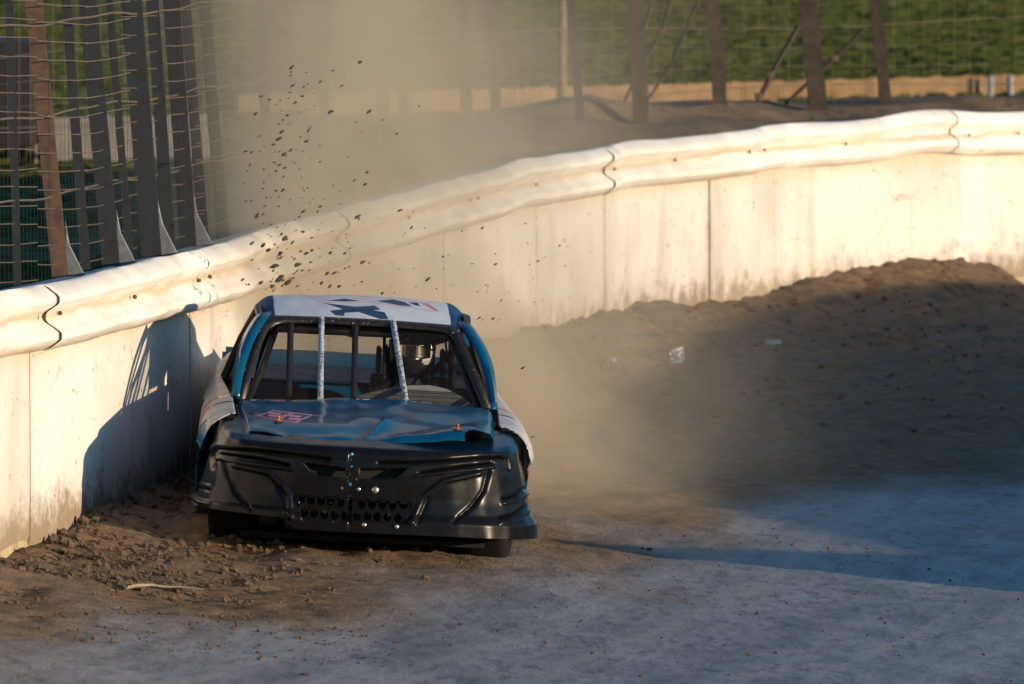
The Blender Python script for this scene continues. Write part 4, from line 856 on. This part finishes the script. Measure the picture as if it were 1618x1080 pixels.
# wheels
def wheel(x, y, steer):
    r = 0.335; w = empty('wheel', (x, y, r), parent=car, rot=(0, 0, steer)); hw = 0.115
    prof = [(-hw, 0.21), (-hw - 0.01, 0.26), (-hw, 0.31), (-hw + 0.02, r - 0.004), (-hw + 0.045, r), (hw - 0.045, r), (hw - 0.02, r - 0.004), (hw, 0.31), (hw + 0.01, 0.26), (hw, 0.21)]
    n = 48; mb = MB(); mb.grid([[(a, (q - (0.012 if (k % 3 == 0 and q > 0.32) else 0)) * math.cos(2 * math.pi * k / n), (q - (0.012 if (k % 3 == 0 and q > 0.32) else 0)) * math.sin(2 * math.pi * k / n)) for k in range(n)] for a, q in prof], 0, True); mb.build('tyre', M['rubber'], w)
    prof = [(-hw + 0.01, 0.212), (-0.03, 0.18), (-0.02, 0.08), (0.0, 0.03), (0.0, 0.001)]; sgn = 1 if x > 0 else -1
    mb = MB(); mb.grid([[(-a * sgn, q * math.cos(2 * math.pi * k / n), q * math.sin(2 * math.pi * k / n)) for k in range(n)] for a, q in prof], 0, True); mb.tube([(-hw, 0, 0), (hw, 0, 0)], 0.06, 12); mb.build('rim', M['steel'], w)
for sx in (-1, 1): wheel(sx * 0.74, 1.0, R(-8)); wheel(sx * 0.68, 4.05, 0)
mb = MB(); mb.tube([(-0.7, 4.05, 0.335), (0.7, 4.05, 0.335)], 0.05, 10); mb.sphere((0, 4.05, 0.335), 0.15, 14); mb.tube([(-0.7, 0.98, 0.33), (0.7, 0.98, 0.33)], 0.03, 8); mb.box((-0.42, 2.4, 0.22), (0.08, 3.9, 0.08)); mb.box((0.42, 2.4, 0.22), (0.08, 3.9, 0.08)); mb.build('chassis', M['blackmetal'], car)
# ------------------------------------------------------------------ the driver, strapped in the seat behind the wheel
drv = empty('person', CM @ Vector((0.30, 2.68, 0.42)), 'person driving the stock car in a dark race suit and a helmet with mirrored visor', 'person', rot=(0, ROLL, YAW))
def skinned(name, J, E, mat, parent, levels=1, root=0):
    me = bpy.data.meshes.new(name); me.from_pydata([j[:3] for j in J], E, []); o = bpy.data.objects.new(name, me); COL.objects.link(o); o.parent = parent
    sk = o.modifiers.new('skin', 'SKIN'); me.skin_vertices.new() if not me.skin_vertices else None
    for i, j in enumerate(J):
        rad = j[3] if isinstance(j[3], tuple) else (j[3], j[3]); me.skin_vertices[0].data[i].radius = rad
    me.skin_vertices[0].data[root].use_root = True
    sk.use_smooth_shade = True
    s = o.modifiers.new('sub', 'SUBSURF'); s.levels = levels; s.render_levels = levels
    for m in (mat if isinstance(mat, (list, tuple)) else [mat]): me.materials.append(m)
    return o
J = [(0, 0.0, 0.06, (0.17, 0.12)), (0, 0.02, 0.20, (0.15, 0.11)), (0, 0.05, 0.36, (0.18, 0.12)), (0, 0.06, 0.46, (0.17, 0.10)), (0, 0.05, 0.545, 0.062), (0, 0.03, 0.60, 0.065), (0, 0.01, 0.68, (0.078, 0.095)), (0, 0.01, 0.76, (0.07, 0.085))]
E = [(0, 1), (1, 2), (2, 3), (3, 4), (4, 5), (5, 6), (6, 7)]
def add(p, par): J.append(p); E.append((par, len(J) - 1)); return len(J) - 1
for sx in (-1, 1):
    sh = add((sx * 0.19, 0.05, 0.445, 0.062), 3); el = add((sx * 0.27, -0.20, 0.28, 0.045), sh); wr = add((sx * 0.17, -0.50, 0.41, 0.031), el); pa = add((sx * 0.155, -0.555, 0.44, (0.030, 0.020)), wr)
    for k, (ln, fx) in enumerate(((0.030, -0.03), (0.036, -0.01), (0.034, 0.012), (0.027, 0.032))):     # four fingers curling over the rim
        a = add((sx * (0.150 + fx * 0.5), -0.595, 0.462 + fx * 0.4, 0.0095), pa); b = add((sx * (0.150 + fx * 0.5), -0.595 - ln * 0.6, 0.445 + fx * 0.4, 0.0088), a); add((sx * (0.150 + fx * 0.5), -0.585 - ln * 0.3, 0.425 + fx * 0.4, 0.008), b)
    t1 = add((sx * 0.125, -0.56, 0.445, 0.010), pa); add((sx * 0.112, -0.59, 0.44, 0.009), t1)
    hp = add((sx * 0.10, -0.06, 0.06, 0.088), 0); kn = add((sx * 0.14, -0.46, 0.16, 0.062), hp); an = add((sx * 0.12, -0.86, -0.06, 0.042), kn); add((sx * 0.12, -0.98, 0.02, 0.035), an)
body = skinned('body', J, E, M['suit'], drv)
hm = empty('helmet', (0, 0.0, 0.72), parent=drv, rot=(R(4), 0, R(-14))); hm.scale = (1.08, 1.08, 1.08)
mb = MB(); rowsH = []
for i in range(25):
    th = math.pi * (i / 24) * 0.86; z = math.cos(th)
    row = []
    for k in range(48):
        an = 2 * math.pi * k / 48; x = math.sin(th) * math.cos(an); y = math.sin(th) * math.sin(an)
        chin = 1 + 0.16 * max(0, -y) * (1 - sstep(-0.1, 0.35, z)); ap = 0
        row.append((x * 0.130 * (1 - 0.08 * max(0, -z)), y * 0.152 * float(chin), z * 0.140))
    rowsH.append(row)
def hface(C):
    m = np.zeros(len(C), int); m[(np.abs(C[:, 0]) > 0.085) & (C[:, 2] < 0.0) & (C[:, 2] > -0.075)] = 1; m[(C[:, 2] > 0.06) & (np.abs(C[:, 0]) < 0.02)] = 1; return m
rows_n = np.array(rowsH + [])
cl = np.concatenate([rows_n, rows_n[:, :1]], 1)
surf('shell', cl, [M['helmet'], M['helmetwhite']], hm, hface, lambda C: (C[:, 1] < -0.06) & (np.abs(C[:, 2] - 0.005) < 0.036), solid=0.006, offset=0)
VG = np.array([[(0.131 * math.sin(a), -0.158 * math.cos(a) * (1.0 + 0.0 * z), z) for a in np.linspace(-1.15, 1.15, 24)] for z in np.linspace(-0.038, 0.046, 8)])
surf('visor', VG, M['visor'], hm, solid=0.003, offset=0)
# ------------------------------------------------------------------ flying clods: a dozen shapes, every clod an object of its own
def rock(seed, n=10, amp=0.35):
    r_ = random.Random(seed); mb = MB(); ph = [r_.uniform(0, 9) for _ in range(6)]; rows = []
    for i in range(n // 2 + 2):
        th = math.pi * i / (n // 2 + 1); row = []
        for k in range(n):
            an = 2 * math.pi * k / n; d = 1 + amp * (math.sin(2 * an + ph[0] + 2 * th) * 0.5 + math.sin(3 * an + ph[1] - th * 3) * 0.4 + math.sin(5 * th + ph[2]) * 0.3) + r_.uniform(-0.13, 0.13) * math.sin(th)
            row.append((d * math.sin(th) * math.cos(an), d * math.sin(th) * math.sin(an), d * math.cos(th)))
        if i in (0, n // 2 + 1): row = [row[0]] * n
        rows.append(row)
    mb.grid(rows, 0, True); return mb
protos = [rock(i).build('flying_clod', M['clod'], smooth=False) for i in range(10)]
spots = [(461, 106, 5, 63.0), (569, 98, 5.5, 63.0), (462, 135, 4, 63), (459, 119, 2.5, 63), (412, 152, 3.2, 63), (404, 179, 4.5, 62.6), (478, 152, 4.2, 63), (466, 162, 4.2, 63), (523, 176, 7, 62.6), (583, 176, 5.5, 63), (454, 182, 4.5, 63), (447, 189, 3, 63),
         (445, 208, 5, 62.8), (440, 219, 5.2, 62.8), (432, 228, 4, 62.8), (484, 223, 5, 63), (388, 239, 3.6, 62.5), (398, 240, 3.4, 62.5), (449, 243, 5.6, 62.7), (459, 237, 3.6, 62.7), (627, 211, 3.6, 63.4), (480, 137, 3, 63.2), (526, 111, 3.2, 63.2), (506, 129, 3, 63),
         (442, 260, 3.4, 62.7), (436, 270, 3.6, 62.7), (450, 265, 3.6, 62.7), (417, 267, 3.2, 62.6), (447, 300, 4.6, 62.6), (436, 301, 4, 62.6), (580, 272, 4, 63.2), (577, 291, 4, 63.2), (560, 284, 3, 63.2), (397, 317, 3.2, 62.5), (479, 334, 4.8, 62.7), (506, 326, 4, 62.8), (502, 334, 3, 62.8),
         (565, 342, 6, 62.8), (632, 332, 4.5, 63.5), (406, 339, 4, 62.5), (398, 384, 4.2, 62.4), (424, 395, 5, 62.4), (443, 400, 9, 62.4), (450, 376, 8, 62.4), (470, 418, 7.5, 62.5), (522, 399, 4.8, 62.7), (545, 400, 4, 62.7), (573, 414, 4.4, 62.8), (517, 432, 5, 62.7), (528, 431, 4.5, 62.7),
         (676, 441, 4.6, 63), (508, 447, 5, 62.6), (604, 463, 4, 62.8), (493, 395, 4.2, 62.5), (434, 420, 8.5, 62.4), (442, 440, 13, 62.3), (455, 446, 10, 62.3), (430, 452, 8, 62.3), (536, 452, 5, 62.6), (521, 452, 4.5, 62.6), (416, 387, 6, 62.3), (484, 400, 5, 62.4), (393, 449, 3.5, 62.3), (412, 446, 4.5, 62.3),
         (757, 502, 3.4, 62.9), (826, 581, 3.4, 62.8), (841, 690, 3, 61), (718, 500, 3.2, 63), (783, 417, 3.6, 63.5), (850, 412, 3.6, 64), (762, 360, 3.2, 64), (779, 503, 3, 63), (700, 405, 3, 63)]
for i in range(150):                                       # the finer scatter of the plume
    v = random.random() ** 0.8; py = 110 + v * 350
    cxp = np.interp(py, [110, 250, 460], [468, 430, 445]); px = cxp + random.gauss(0, 26) + abs(random.gauss(0, 70)) * (random.random() < 0.55)
    spots.append((px, py, random.uniform(1.3, 3.0) * (1.25 if py > 330 else 1), random.uniform(62.3, 63.6)))
for i in range(70): spots.append((random.uniform(470, 900), random.uniform(330, 520), random.uniform(1.2, 2.3), random.uniform(62.8, 65)))
for i, (px, py, r_, D) in enumerate(spots):
    pr = protos[i % 10]
    if i < 10: o = pr
    else: o = pr.copy(); COL.objects.link(o)
    D += 1.2; r_ = min(r_, 5 + (r_ - 5) * 0.5) if r_ > 5 else r_; s_ = r_ * D / F * 0.52; o.location = W(px, py, D); o.scale = (s_ * random.uniform(1.2, 2.3), s_ * random.uniform(0.7, 1.1), s_ * random.uniform(0.6, 0.85)); o.rotation_euler = (random.uniform(-0.3, 0.3), -R(random.uniform(15, 50)), random.uniform(-0.4, 0.4))
    tag(o, 'dark clod of dirt flying in the dust plume above the car', 'clod', 'clods of dirt flying above the car')
# ------------------------------------------------------------------ crumbs of dirt lying along the foot of the wall (nobody could count them)
mb = MB(); base = [rock(100 + i, 6, 0.4) for i in range(6)]
def crumbs(n, fn, rs):
    P_ = [fn() for _ in range(n)]; X = np.array([p[0] for p in P_]); Y = np.array([p[1] for p in P_]); Z, d, s = track_h(X, Y)
    for x, y, z, dd in zip(X, Y, Z, d):
        if dd < 0.03: continue
        b = random.choice(base); r_ = rs(); a = random.uniform(0, 6.28); ca, sa = math.cos(a) * r_, math.sin(a) * r_; fz = r_ * random.uniform(0.5, 0.9)
        mb.add([(x + q[0] * ca - q[1] * sa, y + q[0] * sa + q[1] * ca, z + q[2] * fz + r_ * 0.25) for q in b.v], b.f)
def near_left(): s = random.uniform(s_at_px(-60), s_at_px(300)); return wpt(s, min(2.2, 0.03 + abs(random.gauss(0, 0.75))))[:2]
def fore(): return (random.uniform(-2.95, -0.6), random.uniform(54.5, 58.4))
def right(): s = random.uniform(s_at_px(700), s_at_px(1640)); return wpt(s, abs(random.gauss(0, 2.2)) + 0.05)[:2]
lg = lambda lo, hi: (lambda: lo * (hi / lo) ** (random.random() ** 2.2))
crumbs(3200, near_left, lg(0.004, 0.035)); crumbs(900, fore, lg(0.003, 0.016)); crumbs(450, lambda: (random.uniform(-1.2, 3.2), random.uniform(54.5, 66)), lg(0.003, 0.014)); crumbs(900, right, lg(0.006, 0.03))
tag(mb.build('dirt_crumbs', M['crumb'], smooth=False), kind='stuff')
# loose stones on the clay
for px, py, D0_, r_, lab in ((1026, 867, None, 3.6, 'small dark stone on the blue-grey clay right of the car'), (482, 1066, None, 5.5, 'small dark stone on the clay in the near foreground'), (1392, 976, None, 2.4, 'tiny dark stone on the clay at the lower right')):
    r0 = ray(px, py); y = 58.0
    for _ in range(40):
        x = r0.x * y / r0.y; y = (gz(x, y) + 0.008 - HC) / r0.z * r0.y
    o = rock(int(px)).build('stone', M['clod'], smooth=False); s_ = r_ * y / F; o.location = (r0.x * y / r0.y, y, gz(r0.x * y / r0.y, y) + s_ * 0.4); o.scale = (s_ * 1.5, s_, s_ * 0.7); tag(o, lab, 'stone')
def ground_at(px, py):
    r0 = ray(px, py); y = 60.0
    for _ in range(60):
        x = r0.x * y / r0.y; y = 0.5 * y + 0.5 * (gz(x, y) - HC) / r0.z * r0.y
    return Vector((r0.x * y / r0.y, y, gz(r0.x * y / r0.y, y)))
# crumpled litter
for (px, py, sx, sz, lab, rot) in ((1070, 574, 0.10, 0.11, 'crumpled white plastic scrap lying on the dirt below the wall', 0.7), (966, 572, 0.07, 0.03, 'small pale scrap on the dirt, nearer the car than the larger white scrap', 0.3), (1222, 543, 0.12, 0.03, 'flat pale scrap pressed into the dirt right of the white scrap', 0.2)):
    g = ground_at(px, py); mb = MB(); n = 10
    mb.grid([[((u - 0.5) * sx + 0.012 * random.uniform(-1, 1), (v - 0.5) * 0.10 + 0.02 * random.uniform(-1, 1), v * sz + 0.35 * sx * (u - 0.3) * rot + 0.008 * random.uniform(-1, 1)) for u in np.linspace(0, 1, n)] for v in np.linspace(0, 1, n)])
    o = mb.build('litter', M['litter'], smooth=False, solid=0.002); o.location = g; tag(o, lab, 'litter')
a = ground_at(190, 936); mb = MB(); pts = []
for px, py in ((190, 927), (200, 933), (215, 932), (240, 931), (262, 931), (285, 934), (322, 938)):
    q = ground_at(px, py); pts.append((q.x - a.x, q.y - a.y, q.z - a.z + 0.02 + 0.006 * math.sin(px)))
pts[0] = (pts[0][0], pts[0][1], pts[0][2] + 0.025)
mb.tube(pts, [0.010, 0.013, 0.011, 0.008, 0.007, 0.006, 0.003], 8); o = mb.build('twig', M['twig']); o.location = a; tag(o, 'pale dry twig lying on the brown dirt in front of the wall', 'twig')
# ------------------------------------------------------------------ the dust thrown up behind the car
def dust(name, lo, hi, build):
    mb = MB(); c = [(a + b) / 2 for a, b in zip(lo, hi)]; mb.box(c, [b - a for a, b in zip(lo, hi)])
    t = NT(name); t.n.remove(t.bsdf); pv = t.n.new('ShaderNodeVolumePrincipled'); t.L(pv.outputs[0], t.out.inputs['Volume'])
    pv.inputs['Color'].default_value = (0.80, 0.70, 0.53, 1); pv.inputs['Anisotropy'].default_value = 0.1
    sx = t.n.new('ShaderNodeSeparateXYZ'); t.L(t.co(), sx.inputs[0])
    t.L(build(t, sx.outputs[0], sx.outputs[1], sx.outputs[2]), pv.inputs['Density'])
    o = mb.build(name, t.m, smooth=False); tag(o, kind='stuff'); return o
def gauss(t, terms):
    acc = None
    for v, c, s in terms:
        q = t.math('DIVIDE', t.math('SUBTRACT', v, c), s); q = t.math('MULTIPLY', q, q); acc = q if acc is None else t.math('ADD', acc, q)
    return t.math('EXPONENT', t.math('MULTIPLY', acc, -1.0))
def plume(t, x, y, z):
    n1 = t.noise(0.55, 5, 0.62, dist=0.6); n2 = t.noise(2.2, 3, 0.6, t.co('Object', (1, 0.6, 0.8)))
    nf = t.math('MULTIPLY_ADD', n1, 6.0, -2.2); nf = t.math('ADD', nf, t.math('MULTIPLY_ADD', n2, 2.2, -1.1)); nf = t.math('MAXIMUM', nf, 0.05)
    wob = t.math('MULTIPLY_ADD', t.noise(0.45, 3, 0.5), 0.9, -0.45)
    core = gauss(t, [(t.math('ADD', x, wob), t.math('MULTIPLY_ADD', z, 0.04, -1.22), t.math('MULTIPLY_ADD', z, 0.13, 0.40)), (y, 66.6, 1.9)])
    veil = gauss(t, [(x, -0.35, 1.15), (y, 68.0, 2.2), (z, 1.2, 2.2)])
    low = gauss(t, [(x, 0.35, 0.95), (y, 66.0, 2.2), (z, 0.1, 0.6)])
    mid = gauss(t, [(x, -0.62, 1.0), (y, 67.2, 1.6), (z, 0.85, 0.85)])
    low = t.math('ADD', low, t.math('MULTIPLY', mid, 6.0))
    d = t.math('ADD', t.math('MULTIPLY', core, 0.62), t.math('ADD', t.math('MULTIPLY', veil, 0.25), t.math('MULTIPLY', low, 0.16)))
    return t.math('MULTIPLY', d, nf)
dust('dust_cloud', (-2.9, 63.4, -0.6), (2.6, 73.5, 4.6), plume)
